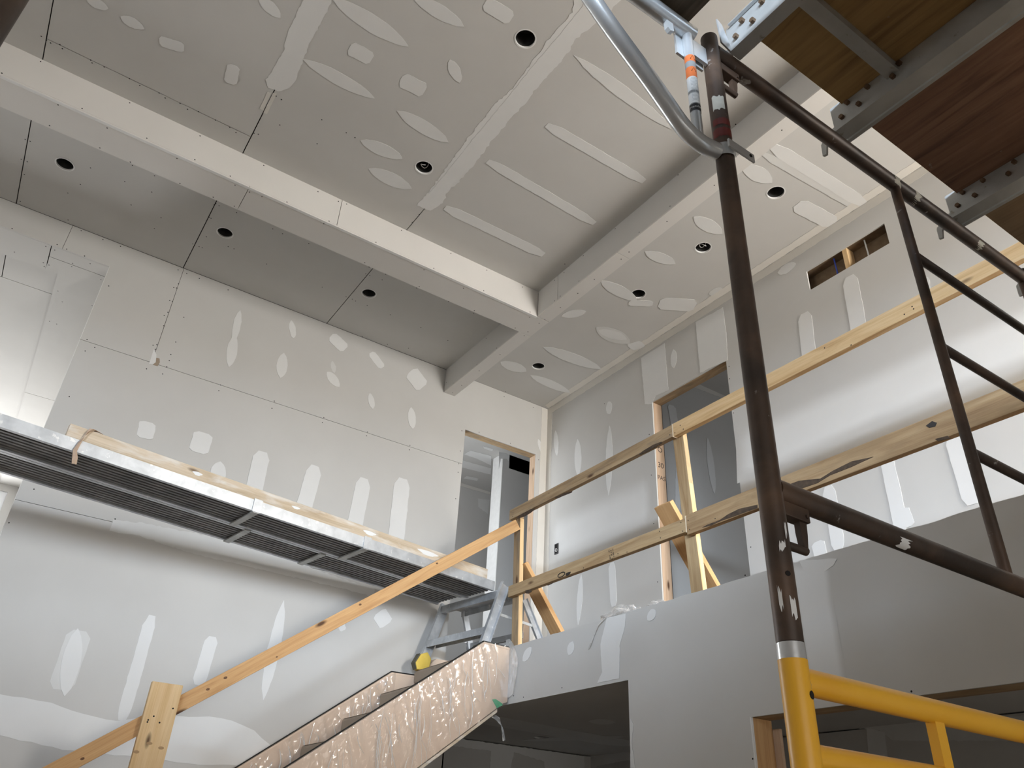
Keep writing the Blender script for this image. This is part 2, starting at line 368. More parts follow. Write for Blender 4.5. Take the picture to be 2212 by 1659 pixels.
def Z(n):
    """Coordinates read in one of the enlarged picture crops, back in whole-picture points."""
    ox, oy, s = {1: (0, 0, .3345), 2: (736, 0, .3345), 3: (1472, 0, .3345), 4: (0, 552, .3345), 5: (736, 552, .3345), 6: (1472, 552, .3345),
                 7: (0, 1104, .3345), 8: (736, 1104, .3345), 9: (1472, 1104, .3345), 'r1': (500, 1360, .1808), 'r2': (860, 1360, .1808),
                 'r3': (1380, 900, .1356), 'r4': (1380, 1080, .1356), 'r5': (1060, 1060, .1356), 'd': (960, 900, .1266), 'l': (860, 1200, .1808),
                 'n': (0, 480, .1356), 'n2': (0, 900, .1356), 's': (1400, 0, .1356), 'p': (1600, 1040, .12055)}[n]
    return lambda *q: [(ox+x*s, oy+y*s) for x, y in q]

# ================================================================= STRUCTURE
ZC, YL, XR, XF, ZL, ZF, ZB = 4.25, 6.072, 4.35, 3.40, 1.40, -1.55, 3.98
CEIL, LEFT, RIGHT, FACE = Plane('z', ZC, -1), Plane('y', YL, -1), Plane('x', XR, -1), Plane('x', XF, -1)
G = 0.0035   # half a joint between two boards
def struct(o, label, cat): return setp(o, label, cat, None, 'structure')
# floors
struct(MB().box((-5, -6, ZF-0.15), (9, 12.2, ZF)).build('floor', 'subfloor'), 'plywood subfloor of the tall room', 'floor')
# ---- ceiling
ceil = struct(MB().box((-5.1, -6.1, 4.46), (9, 12.2, 4.56)).build('ceiling', 'dark_void'), 'grey drywall ceiling with patched seams and light holes', 'ceiling')
B1Y0, B1Y1, B2X0, B2X1 = 4.46, 4.737, 3.06, 3.185
cans = [((140, 355), 'small round light hole nearest the left edge of the ceiling'),
        ((486, 503), 'middle round light hole between the ceiling beam and the left wall'),
        ((797, 634), 'round light hole nearest the inner end of the long beam'),
        ((916, 362), 'round light hole with a wire loop beside the long seam end'),
        ((1135, 84), 'large round light hole at the top of the middle ceiling'),
        ((1163, 791), 'round light hole nearest the corner of the two walls'),
        ((1379, 635), 'round light hole crossed by compound on the right ceiling strip'),
        ((1519, 535), 'light hole with coiled wires beside the brown scaffold pole'),
        ((1676, 416), 'round light hole right of the brown scaffold pole')]
RC = 0.062
can_uv = [CEIL.px(p) for p, _ in cans]
def ceil_panel(x0, x1, y0, y1):
    hs = [circle(u, v, RC) for u, v in can_uv if x0 < u < x1 and y0 < v < y1]
    return sheet('drywall_panel', CEIL, rect(x0+G, x1-G, y0+G, y1-G), hs, 0.0127, 'drywall', ceil)
jl = [-4.9] + [CEIL.px(p)[0] for p in ((52, 345), (430, 510), (755, 640))] + [B2X0+0.02]
for a, b_ in zip(jl, jl[1:]): ceil_panel(a, b_, B1Y1-0.02, YL)
j1, j2, j3 = (CEIL.px(p)[0] for p in ((92, 128), (525, 330), (880, 495)))
ys = CEIL.px((330, 194))[1]
ceil_panel(-4.9, j1, -6, B1Y0+0.02); ceil_panel(j1, j2, -6, ys); ceil_panel(j1, j2, ys, B1Y0+0.02)
ceil_panel(j2, j3, -6, B1Y0+0.02); ceil_panel(j3, B2X0+0.02, -6, B1Y0+0.02)
sheet('drywall_panel', CEIL, rect(B2X1-0.02, XR, -6, YL), [circle(u, v, RC) for u, v in can_uv if u > B2X1], 0.0127, 'drywall', ceil)
# seams and spotted screws on the ceiling
z1, z2, z3, z5, z6 = Z(1), Z(2), Z(3), Z(5), Z(6)
skim(CEIL, poly_px(CEIL, [(675, -60), (740, -60), (717, 0), (703, 30), (668, 95), (655, 130), (640, 170), (625, 190), (600, 197), (580, 190), (575, 172), (590, 150), (612, 110), (622, 70), (640, 30), (657, 0)]), ceil, edge=0.02, amp=0.012)
for q in ([(578, 198), (586, 200), (569, 238), (561, 234)], [(590, 200), (598, 202), (577, 246), (569, 243)]):
    skim(CEIL, poly_px(CEIL, q), ceil, 'joint_tape', 0.004, 0.001, name='joint_tape_end')
skim(CEIL, poly_px(CEIL, [(1330, -60), (1345, 0)] + z2((1640, 150), (1505, 260), (1490, 320), (1380, 440), (1250, 590), (1160, 700), (1080, 785), (985, 900), (870, 1050), (780, 1150), (690, 1240), (660, 1310), (580, 1360), (490, 1325), (560, 1250), (700, 1060), (800, 920), (900, 790), (1000, 670), (1110, 570), (1200, 440), (1300, 320), (1390, 190), (1500, 80)) + [(1240, 0), (1265, -60)]), ceil, edge=0.035, amp=0.016)
skim(Plane('z', ZC-0.0016, -1), poly_px(CEIL, [(1322, -60)] + z2((1700, 30), (1500, 230), (1300, 470), (1100, 720), (900, 970), (760, 1130), (640, 1270), (560, 1260), (700, 1090), (860, 890), (1060, 650), (1260, 400), (1440, 190), (1560, 40)) + [(1280, -60)]), ceil, edge=0.012, amp=0.006)
spots(CEIL, [(716, -5, 882, 100, 36, 'l'), (890, -10, 1003, 57, 30, 'l'), (1047, 6, 1106, 40, 32, 'r'), (755, 102, 803, 128, 30, 'r'), (655, 128, 809, 212, 27, 'l'), (866, 171, 918, 196, 32, 'r'),
    (972, 128, 993, 178, 24, 'l'), (858, 239, 969, 307, 28, 'l'), (779, 303, 869, 342, 26, 'l'), (796, 364, 889, 407, 27, 'l'), (560, -8, 606, 38, 24, 'l'), (185, -4, 234, 18, 20, 'l'),
    (260, 35, 311, 62, 20, 'l'), (344, 88, 398, 103, 21, 'r'), (505, 140, 497, 180, 28, 'r'), (1241, 120, 1450, 278, 28, 'l'), (1180, 270, 1392, 391, 21, 'r'), (1053, 348, 1285, 482, 19, 'r'), (961, 448, 1174, 550, 19, 'r'),
    (1604, 356, 1668, 394, 34, 'l'), (1668, 315, 1866, 441, 28, 'r'), (1722, 440, 1799, 484, 34, 'r'), (1498, 468, 1560, 505, 28, 'l'), (1393, 543, 1459, 570, 22, 'l'),
    (1298, 606, 1376, 650, 24, 'l'), (1358, 654, 1410, 656, 12, 'r'), (1424, 654, 1502, 661, 26, 'r'), (1213, 683, 1266, 672, 16, 'l'), (1293, 712, 1354, 733, 18, 'l'), (1360, 751, 1389, 741, 16, 'r'),
    (1173, 749, 1299, 797, 21, 'l'), (1081, 781, 1137, 802, 20, 'l'), (1146, 810, 1232, 848, 16, 'l')], ceil)
spots(CEIL, [(1650, 333, 1852, 449, 17, 'r'), (1288, 706, 1360, 742, 30, 'l'), (1540, 625, 1572, 645, 26, 'r')], ceil, 'joint_compound_thin')
screws(CEIL, z1((267, 234), (300, 259), (327, 277), (403, 314), (387, 287), (586, 388), (595, 406), (673, 432), (836, 507), (903, 552), (1028, 600), (1067, 632), (1163, 667), (1211, 705), (1283, 720), (1391, 775), (1484, 822), (1524, 855), (1742, 599), (1783, 620), (1818, 643), (1807, 807), (2078, 773), (2048, 928), (1668, 866), (1640, 860),
    (163, 900), (195, 912), (137, 1028), (176, 1044), (157, 1127), (519, 1190), (438, 1246), (585, 1084), (806, 1172), (998, 1135), (980, 1240), (847, 1323), (1040, 1406), (997, 1476), (1394, 1314), (1384, 1322), (1415, 1328), (1352, 1403), (1363, 1409), (1333, 1529), (1245, 1575), (1286, 1592), (1306, 1600), (1474, 1592), (1511, 1606), (1528, 1373), (1600, 1370), (1761, 1478), (1825, 1509), (1924, 1510), (1994, 1572), (440, 1420), (131, 1300), (855, 1068))
    + z2((36, 857), (92, 888), (508, 1385), (462, 1435)) + z5((162, 117), (188, 128), (268, 157), (35, 266), (75, 281), (96, 293), (171, 321), (320, 382), (518, 465), (692, 548), (438, 598), (141, 524), (302, 573), (376, 616), (520, 674), (1064, 878), (1222, 938), (1447, 54), (1475, 68)) + z3((350, 802), (595, 790))
    + Z(4)((1722, 54), (2081, 204)), ceil)
# ---- dropped beams
def boxpart(name, a, b_, mat, parent): return MB().box(a, b_).build(name, mat, parent)
bm1 = struct(MB().box((-4.9, B1Y0+0.02, ZB+0.02), (B2X0+0.06, B1Y1-0.02, ZC+0.1)).build('trim_1', 'dark_void'), 'long drywall-wrapped beam dropped below the ceiling', 'ceiling beam')
Pb = Plane('z', ZB, -1); Ps = Plane('y', B1Y0, -1); P2 = Plane('x', B2X0, -1)
xs = [-4.9, Ps.px((733, 462))[0], B2X0]
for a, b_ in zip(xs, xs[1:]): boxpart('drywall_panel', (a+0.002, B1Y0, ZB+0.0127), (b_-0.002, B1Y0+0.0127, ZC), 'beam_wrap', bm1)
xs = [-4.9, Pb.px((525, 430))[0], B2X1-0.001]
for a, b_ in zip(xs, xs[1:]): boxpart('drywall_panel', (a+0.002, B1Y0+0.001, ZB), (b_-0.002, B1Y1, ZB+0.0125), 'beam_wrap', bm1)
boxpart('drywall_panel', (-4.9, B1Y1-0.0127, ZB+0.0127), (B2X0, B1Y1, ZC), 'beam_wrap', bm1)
boxpart('corner_bead', (-4.9, B1Y0-0.0022, ZB-0.0022), (B2X0, B1Y0+0.022, ZB-0.0002), 'gypsum_white', bm1)
screws(Ps, z1((262, 399), (12, 473), (530, 701), (837, 665), (948, 893), (1292, 878), (1258, 1032), (1487, 1138), (1703, 1069), (2053, 1238), (2185, 1301), (2125, 1428), (1853, 1305)) + z2((38, 1318), (227, 1565), (392, 1488), (711, 1637)) + z5((601, 83), (943, 95), (1173, 204), (923, 227), (1222, 365)), bm1)
screws(Pb, z1((375, 677), (320, 811), (692, 826), (645, 955), (842, 1046), (1143, 1023), (1162, 1183), (1377, 1273), (1513, 1331), (1518, 1195), (1611, 1240), (1692, 1270), (2091, 1445)) + z5((155, 46), (183, 74), (290, 120), (538, 92), (507, 200), (793, 210), (697, 296), (490, 209), (863, 355), (1220, 398), (1127, 467), (1281, 437), (1209, 492), (859, 372)), bm1)
bm2 = struct(MB().box((B2X0+0.02, -6, ZB+0.02), (B2X1-0.02, YL-0.01, ZC+0.1)).build('trim_2', 'dark_void'), 'narrow drywall-wrapped beam crossing to the left wall', 'ceiling beam')
ysd = [-6, P2.px((1205, 620))[0], B1Y0]
for a, b_ in zip(ysd, ysd[1:]): boxpart('drywall_panel', (B2X0, a+0.002, ZB+0.0127), (B2X0+0.0127, b_-0.002, ZC), 'drywall', bm2)
boxpart('drywall_panel', (B2X0, B1Y1, ZB+0.0127), (B2X0+0.0127, YL-0.003, ZC), 'drywall', bm2)
ysd = [-6, Pb.px((1347, 553))[1], B1Y0-0.002]
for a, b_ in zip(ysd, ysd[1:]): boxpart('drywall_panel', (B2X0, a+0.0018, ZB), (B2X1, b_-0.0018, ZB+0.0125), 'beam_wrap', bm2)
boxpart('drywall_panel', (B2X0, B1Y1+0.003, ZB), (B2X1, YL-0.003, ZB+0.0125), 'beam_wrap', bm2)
boxpart('drywall_panel', (B2X1-0.0127, -6, ZB+0.0127), (B2X1, YL-0.003, ZC), 'drywall', bm2)
screws(P2, z5((1382, 160), (1443, 110), (1418, 262), (1382, 293), (1539, 165), (681, 738), (683, 820), (731, 824), (880, 702), (940, 535), (831, 604), (1007, 598)) + z2((2179, 1130), (2040, 1221), (1737, 1480), (1773, 1478), (1928, 1500), (1567, 1652), (2127, 1332)), bm2)
screws(Pb, z5((1811, 23), (1638, 153), (1531, 244), (1418, 335), (1319, 412), (1185, 517), (1029, 639), (894, 744), (781, 838), (722, 886)) + z2((2107, 1430), (1862, 1627)) + z3((648, 840), (437, 1006), (212, 1196)), bm2)
# ---- left wall
wl = struct(MB().box((-0.09, YL+0.02, ZF), (3.30, YL+0.13, ZC+0.1)).build('wall_left', 'dark_void'), 'tall unpainted drywall wall beside the stair', 'wall')
boxpart('stud', (-4.9, YL+0.02, 4.03), (-0.09, YL+0.13, ZC+0.1), 'dark_void', wl); boxpart('stud', (3.30, YL+0.05, 3.70), (4.36, YL+0.13, ZC+0.1), 'dark_void', wl)
XO, ZO = -0.103, 4.0
D1L = LEFT.px((1003.6, 947))[0]; D1R = LEFT.px((1158, 984))[0]; D1H = LEFT.px((1080, 954))[1]
seam = LEFT.px((600, 872))[1]; seam2 = LEFT.px((120, 1099))[1]
xa = LEFT.px((147, 510))[0]; xb = LEFT.px((370, 660))[0]
def wl_panel(loop): return sheet('drywall_panel', LEFT, loop, [], 0.0127, 'drywall', wl)
g = 0.0016
wl_panel([(-4.9, ZO), (xa-g, ZO), (xa-g, ZC-g), (-4.9, ZC-g)])
wl_panel([(xa+g, ZO), (XO, ZO), (XO, seam+g), (xb-g, seam+g), (xb-g, ZC-g), (xa+g, ZC-g)])
wl_panel([(xb+g, seam+g), (D1L, seam+g), (D1L, D1H), (D1R, D1H), (D1R, ZL-0.02), (XR, ZL-0.02), (XR, ZC-g), (xb+g, ZC-g)])
wl_panel([(XO, seam2+g), (D1L, seam2+g), (D1L, seam-g), (XO, seam-g)])
wl_panel([(XO, ZF), (XF, ZF), (XF, ZL-0.02), (D1L, ZL-0.02), (D1L, seam2-g), (XO, seam2-g)])
boxpart('corner_bead', (XO-0.003, YL-0.0015, ZF), (XO, YL+0.12, ZO), 'gypsum_white', wl)
z4, z7, z8, zd = Z(4), Z(7), Z(8), Z('d')
spots(LEFT, [(519, 670, 503, 740, 17, 'l'), (508, 725, 494, 793, 23, 'l'), (629, 692, 634, 732, 14, 'l'), (613, 763, 605, 817, 24, 'l'), (715, 726, 746, 754, 22, 'r'), (706, 803, 733, 836, 18, 'l'), (801, 762, 826, 794, 15, 'r'), (886, 803, 914, 836, 30, 'r'),
    (799, 849, 805, 884, 13, 'l'), (888, 880, 891, 927, 17, 'l'), (321, 912, 311, 947, 36, 'r'), (440, 935, 428, 978, 42, 'r'), (476, 997, 466, 1048, 34, 'l'), (568, 976, 536, 1110, 36, 'r'), (680, 1006, 643, 1150, 34, 'r'), (786, 1033, 760, 1170, 32, 'r'), (871, 1034, 852, 1182, 34, 'r'),
    (168, 1358, 139, 1504, 40, 'l'), (329, 1330, 262, 1556, 27, 'r'), (459, 1375, 428, 1480, 28, 'r'), (613, 1297, 568, 1514, 27, 'l'), (818, 1322, 835, 1350, 33, 'r'), (733, 1343, 741, 1362, 16, 'r'), (1162, 948, 1174, 985, 9, 'l')], wl)
spots(LEFT, [(172, 1362, 132, 1490, 52, 'r'), (718, 780, 722, 806, 10, 'l')], wl, 'joint_compound_thin')
skim(LEFT, poly_px(LEFT, [(-60, 1480)] + z7((0, 1185), (150, 1200), (330, 1240), (470, 1290), (620, 1330), (750, 1355), (900, 1335), (1150, 1325), (1350, 1328), (1500, 1350), (1640, 1420), (1745, 1510), (1700, 1560), (1550, 1640), (1280, 1640), (1000, 1600), (400, 1540), (0, 1450)) + [(-60, 1570)]), wl, edge=0.03, amp=0.010, sub=0.06)
skim(LEFT, poly_px(LEFT, z7((735, 55), (705, 130), (900, 160), (1200, 262), (1500, 335), (1800, 405), (2212, 500), (2420, 560), (2420, 500), (2212, 440), (1700, 250), (1300, 150), (900, 75))), wl, 'joint_compound_thin', edge=0.03, amp=0.012)
skim(LEFT, [(XR-0.10, ZL), (XR-0.001, ZL), (XR-0.001, ZC-0.01), (XR-0.08, ZC-0.01)], wl, 'joint_tape', 0.02, 0.006, name='corner_tape')
screws(LEFT, z4((1150, 93), (1206, 116), (1287, 148), (1152, 183), (1122, 207), (1140, 210), (1096, 291), (1113, 298), (1084, 367), (1060, 387), (1057, 454), (1187, 399), (988, 579), (1013, 576), (1003, 606), (1135, 559), (1103, 639), (1093, 679), (1077, 719), (946, 732), (1050, 765), (550, 617), (562, 543), (612, 594), (447, 911), (1424, 836), (1413, 874), (1771, 940), (1756, 987), (2091, 1047), (2082, 1079), (1473, 222), (1816, 321), (2011, 398), (702, 197))
    + z5((173, 1140), (167, 1164), (447, 1226), (443, 1255), (1055, 911), (1243, 981)) + zd((298, 243), (590, 268), (1125, 456), (271, 588), (244, 805), (232, 950), (192, 1402), (1608, 736)) + Z('n')((193, 104), (910, 358), (1062, 430), (1293, 137), (1346, 539), (1640, 278), (1731, 1017), (1920, 385)) + Z('n2')((541, 1156), (1836, 1632)) + z7((58, 76), (743, 51)), wl)
skim(LEFT, poly_px(LEFT, z4((962, 700), (993, 605), (1010, 640), (1005, 690), (985, 705))), wl, 'joint_compound', 0.004, 0.002, name='torn_paper')
MB().prism([LEFT.w(*LEFT.px(p), 0.001) for p in z4((985, 705), (1003, 690), (1008, 660), (1030, 665), (1032, 690), (1018, 715))], (0, -0.001, 0)).build('torn_patch', 'cardboard_brown', wl)
# ---- right wall of the loft
D2L, D2R, D2H = RIGHT.px((1409, 875))[0], RIGHT.px((1569, 786))[0], RIGHT.px((1490, 822))[1]
va, vb, vc = RIGHT.px((1741, 583)), RIGHT.px((1917, 482)), RIGHT.px((1748, 628))
vy0, vy1 = RIGHT.px((1916, 505))[0], va[0]; vz0, vz1 = vc[1], (va[1]+vb[1])/2
wr = struct(sheet('wall_right', RIGHT, rect(-6, YL, ZL-0.02, ZC), [rect(D2R, D2L, ZL-0.01, D2H), rect(vy0, vy1, vz0, vz1)], 0.0127, 'drywall'), 'upper drywall wall along the loft walkway', 'wall')
boxpart('backing', (XR+0.10, -6, ZL), (XR+0.13, D2R-0.01, ZC), 'osb_dark', wr); boxpart('backing', (XR+0.10, D2L+0.01, ZL), (XR+0.13, YL, ZC), 'dark_void', wr); boxpart('backing', (XR+0.10, D2R-0.01, D2H+0.04), (XR+0.13, D2L+0.01, ZC), 'dark_void', wr)
for yy in (vy1-(vy1-vy0)*0.49, ): board('stud', (XR+0.055, yy, vz0-0.3), (XR+0.055, yy, ZC-0.02), (1, 0, 0), 0.085, 0.038, 'pine_new', wr)
for t_, mt in ((0.33, 'wire_blue'), (0.72, 'wire_white')):
    yy = vy1-(vy1-vy0)*t_; MB().tube([(XR+0.05, yy+0.012, vz0-0.2), (XR+0.045, yy, vz0+0.06), (XR+0.05, yy+0.01, vz1+0.1)], 0.0055, 10).build('cable', mt, wr)
boxpart('backing', (XR+0.0135, vy0-0.3, vz1+0.005), (XR+0.1, vy1+0.3, ZC-0.002), 'osb_dark', wr)
skim(RIGHT, [(YL-0.001, ZL), (YL-0.001, ZC-0.005), (-4, ZC-0.005), (-4, ZC-0.085), (YL-0.085, ZC-0.085), (YL-0.085, ZL)], wr, 'joint_tape', 0.02, 0.008, name='corner_tape')
skim(CEIL, [(XR-0.002, YL-0.02), (XR-0.002, -4), (XR-0.075, -4), (XR-0.075, YL-0.05)], ceil, 'joint_tape', 0.02, 0.010, name='corner_tape')
skim(RIGHT, poly_px(RIGHT, z5((1940, 662), (2092, 567), (2117, 870), (2035, 905), (2010, 960), (1965, 962))), wr, edge=0.012)
skim(RIGHT, poly_px(RIGHT, z6((92, 432), (268, 335), (290, 500), (300, 676), (122, 757))), wr, edge=0.012)
strip(RIGHT, z6((350, 1110), (590, 1010), (1100, 780), (1620, 545), (2212, 305), (2700, 110)), z6((360, 1470), (620, 1370), (1100, 1160), (1690, 905), (2212, 700), (2700, 520)), wr, soft=(0, 0.36, 0.78, 1))
strip(RIGHT, [(1188, 1118), (1300, 1062), (1409, 1012)], [(1190, 1222), (1300, 1180), (1409, 1138)], wr, soft=(0, 0.4, 0.7, 1))
spots(RIGHT, [(1314, 868, 1318, 894, 14, 'l'), (1317, 920, 1315, 1070, 14, 'l'), (1248, 948, 1250, 1030, 15, 'l'), (1738, 676, 1750, 790, 30, 'r'), (1836, 596, 1856, 720, 34, 'r'), (1915, 985, 1948, 1150, 30, 'r'), (2056, 940, 2102, 1090, 38, 'r'), (1790, 1050, 1812, 1190, 28, 'r'),
    (1766, 1170, 1778, 1215, 28, 'r'), (1256, 1240, 1249, 1350, 11, 'l'), (1322, 1215, 1326, 1310, 14, 'r'), (1455, 755, 1456, 795, 13, 'l'), (1680, 590, 1720, 570, 18, 'l'), (1200, 930, 1204, 985, 10, 'l'), (2000, 600, 2012, 680, 16, 'r'), (1946, 1100, 1960, 1140, 36, 'r')], wr)
screws(RIGHT, z6((308, 716), (311, 796), (336, 1017)) + Z('r3')((167, 285), (201, 932)) + Z('r4')((238, 376), (299, 1306), (1784, 751)) + z5((1992, 1155), (2007, 1418), (1703, 957)), wr)
# ---- loft front (drywall face below the walkway) with its two openings
OAy, OAz = FACE.px((1357, 1469))[0], FACE.px((1357, 1469))[1]
OBy, OBz = FACE.px((1622, 1549))[0], FACE.px((1622, 1549))[1]
jagtop = [(-6.0, ZL)]
k = -1.0
while k < 5.15:
    jagtop.append((k, ZL + 0.006*mnoise.noise(Vector((k*9, 0.3, 0))))); k += 0.05
wf = struct(sheet('wall_loft', FACE, [(YL, ZF), (YL, OAz), (OAy, OAz), (OAy, ZF+0.001), (OAy-0.001, ZF), (-6, ZF)] + jagtop + [(5.2, ZL), (YL, ZL)], [rect(0.9, OBy, -0.6, OBz)], 0.0127, 'drywall'), 'drywall face of the loft with two openings under it', 'wall')
board('header', (XF+0.075, YL, OAz+0.019), (XF+0.075, OAy, OAz+0.019), (1, 0, 0), 0.12, 0.036, 'drywall', wf)
board('jamb', (XF+0.085, OBy+0.017, -0.7), (XF+0.085, OBy+0.017, OBz+0.0), (1, 0, 0), 0.14, 0.036, 'pine_orange', wf)
board('jamb', (XF+0.165, OBy+0.0, -0.7), (XF+0.165, OBy+0.0, OBz-0.04), (1, 0, 0), 0.02, 0.09, 'stud_pale', wf)
board('header', (XF+0.085, OBy+0.05, OBz+0.020), (XF+0.085, 0.7, OBz+0.020), (1, 0, 0), 0.14, 0.038, 'pine_weathered', wf)
boxpart('backing', (XF+0.0135, -6, 0.99), (XF+0.05, OAy, ZL-0.045), 'dark_void', wf); boxpart('backing', (XF+0.0135, OAy, 1.03), (XF+0.05, YL, ZL-0.045), 'dark_void', wf); boxpart('backing', (XF+0.0135, OBy+0.06, ZF), (XF+0.11, OAy-0.003, 0.985), 'dark_void', wf); boxpart('backing', (XF+0.0135, -6, ZF), (XF+0.11, 0.88, 0.985), 'dark_void', wf)
spots(FACE, [(1149, 1399, 1129, 1428, 15, 'l'), (1238, 1386, 1229, 1415, 15, 'l'), (1417, 1318, 1399, 1339, 18, 'l'), (1812, 1123, 1842, 1108, 14, 'l')], wf)
skim(FACE, poly_px(FACE, z8((1720, 690), (1842, 662), (1838, 740), (1805, 870), (1800, 1080), (1730, 1095), (1658, 1112), (1690, 1040), (1678, 860))), wf, edge=0.02)
strip(FACE, Z(9)((690, 330), (730, 600), (790, 1010), (820, 1200)), Z(9)((960, 330), (985, 600), (1055, 1000), (1085, 1200)), wf, soft=(0, 0.2, 0.82, 1))
skim(FACE, poly_px(FACE, Z(9)((760, 322), (900, 312), (1005, 308), (985, 352), (930, 388), (800, 400))), wf, edge=0.012)
skim(FACE, poly_px(FACE, z8((1868, 1330), (1895, 1380), (1880, 1500), (1905, 1659), (1872, 1659))), wf, 'joint_compound_thin', edge=0.012)
screws(FACE, z8((1429, 1141), (1117, 1193), (1180, 1202)) + Z(9)((1486, 1165), (461, 1600), (412, 415)), wf)
boxpart('gypsum_edge', (XF-0.001, OBy-0.001, -0.6), (XF+0.0130, OBy+0.006, OBz), 'gypsum_white', wf)
# loft floor and the ceiling of the hall below it
fl = struct(MB().box((XF+0.014, -6, 1.16), (9, 8.4, ZL-0.012)).build('floor_loft', 'subfloor'), 'plywood floor of the loft walkway', 'floor')
HC = Plane('z', 1.0, -1)
hcan = HC.px((1170, 1593))
hc = struct(sheet('ceiling_hall', HC, rect(XF+0.115, 6.0, -2, 7.35), [circle(hcan[0], hcan[1], 0.075)], 0.0127, 'drywall'), 'low drywall ceiling of the hall under the loft', 'ceiling')
spots(HC, [(1000, 1545, 1365, 1610, 20, 'r'), (1270, 1557, 1330, 1560, 12, 'l'), (1120, 1600, 1360, 1590, 8, 'l')], hc, 'joint_compound_thin')
HW = Plane('y', 7.2, -1); HB = Plane('x', 5.85, -1)
h1 = struct(MB().box((XF+0.115, 7.2, ZF), (6.0, 7.35, 0.99)).build('wall_hall_side', 'drywall'), 'side wall of the hall seen under the stair', 'wall')
h2 = struct(MB().box((5.85, -2, ZF), (6.0, 7.2, 0.99)).build('wall_hall_back', 'drywall'), 'back wall of the hall with pale taped strips', 'wall')
skim(HW, poly_px(HW, [(970, 1592), (1262, 1634), (1262, 1700), (1180, 1700), (1175, 1645), (1110, 1625), (1095, 1700), (1056, 1700), (1060, 1622), (968, 1610)]), h1, 'joint_compound', 0.02, 0.01)
skim(HB, poly_px(HB, [(1266, 1634), (1368, 1612), (1368, 1640), (1290, 1655), (1285, 1720), (1266, 1720)]), h2, 'joint_compound', 0.02, 0.01)
skim(HB, poly_px(HB, [(1872, 1572), (1912, 1582), (1926, 1720), (1884, 1720)]), h2, 'joint_compound', 0.01, 0.0)
skim(HB, poly_px(HB, [(1790, 1567), (2230, 1545), (2230, 1600), (1930, 1600), (1900, 1578)]), h2, 'joint_compound_thin', 0.05, 0.01)
boxpart('backing', (XF+0.12, -2.1, ZF), (6, -2, 0.99), 'drywall', h2)
# ---- rooms behind the two loft doorways
D1C = Plane('z', 4.20, -1); FARB = Plane('y', 8.3, -1)
w1 = struct(MB().box((2.9, 8.3, ZL), (7, 8.4, 4.3)).build('wall_washroom', 'drywall'), 'far wall of the small room behind the left doorway', 'wall')
struct(MB().box((2.9, YL+0.14, 4.20), (7, 8.3, 4.3)).build('ceiling_washroom', 'drywall'), 'ceiling of the small room behind the left doorway', 'ceiling')
wc = bpy.data.objects['ceiling_washroom']
for q in (zd((340, 640), (440, 575), (800, 665), (800, 830), (560, 715)), zd((300, 740), (800, 880), (790, 985), (290, 860)), zd((650, 500), (830, 545), (820, 590), (680, 540))):
    skim(D1C, poly_px(D1C, q), wc, edge=0.02)
skim(D1C, poly_px(D1C, zd((330, 1050), (380, 1010), (580, 1055), (560, 1090))), wc, edge=0.01)
skim(FARB, poly_px(FARB, zd((265, 1085), (790, 1230), (780, 1330), (255, 1180))), w1, 'joint_tape', edge=0.02)
skim(FARB, poly_px(FARB, zd((570, 1400), (770, 1420), (740, 1660), (575, 1540))), w1, 'joint_compound_thin', edge=0.02)
px1 = ony((1083, 1050), 7.2)
vfar = ray((1062, 1050)); yfar = px1.x*vfar.y/vfar.x
PW = Plane('y', 7.2, -1)
hv = [PW.px(p) for p in zd((1115, 640), (1345, 735), (1100, 880))]
w2 = struct(sheet('wall_washroom_side', PW, rect(px1.x, 7, ZL, 4.2), [rect(hv[0][0], hv[0][0]+0.3, hv[2][1], hv[0][1]+0.05)], 0.0127, 'drywall'), 'pale partition with a square vent cut behind the left doorway', 'wall')
boxpart('lit_end_panel', (px1.x, 7.213, ZL), (px1.x+0.013, min(yfar, 8.29), 4.2), 'gypsum_white', w2)  # whiter than the partition: light on this end face put into its colour
boxpart('backing', (px1.x+0.02, 7.26, ZL), (7, 7.3, 4.2), 'osb_dark', w2)
skim(PW, poly_px(PW, zd((930, 600), (1110, 650), (1100, 760), (1060, 720), (960, 720), (925, 900))), w2, edge=0.015)
struct(sheet('wall_washroom_end', Plane('x', 2.95, 1), rect(YL+0.14, 8.4, ZL, 4.3), [rect(6.3, 7.2, 2.2, 3.8)], 0.10, 'drywall'), 'hidden end wall of the small room', 'wall')
BW = Plane('y', 4.69, -1)
w3 = struct(MB().box((XR+0.14, 4.69, ZL), (8, 4.79, 4.25)).build('wall_bedroom', 'drywall'), 'grey side wall seen through the right doorway', 'wall')
struct(MB().box((XR+0.135, 0.9, 4.25), (8, 4.79, 4.33)).build('ceiling_bedroom', 'drywall'), 'ceiling of the room behind the right doorway', 'ceiling')
struct(MB().box((8, 0.9, ZL), (8.1, 4.79, 4.3)).build('wall_bedroom_end', 'drywall'), 'end wall of the room behind the right doorway', 'wall')
skim(BW, poly_px(BW, z6((60, 845), (130, 818), (300, 905), (300, 935), (100, 860))), w3, 'joint_tape', 0.02, 0.006)
spots(BW, [(1528, 945, 1543, 1068, 14, 'l'), (1462, 1000, 1465, 1180, 10, 'l'), (1450, 875, 1458, 925, 16, 'r')], w3)
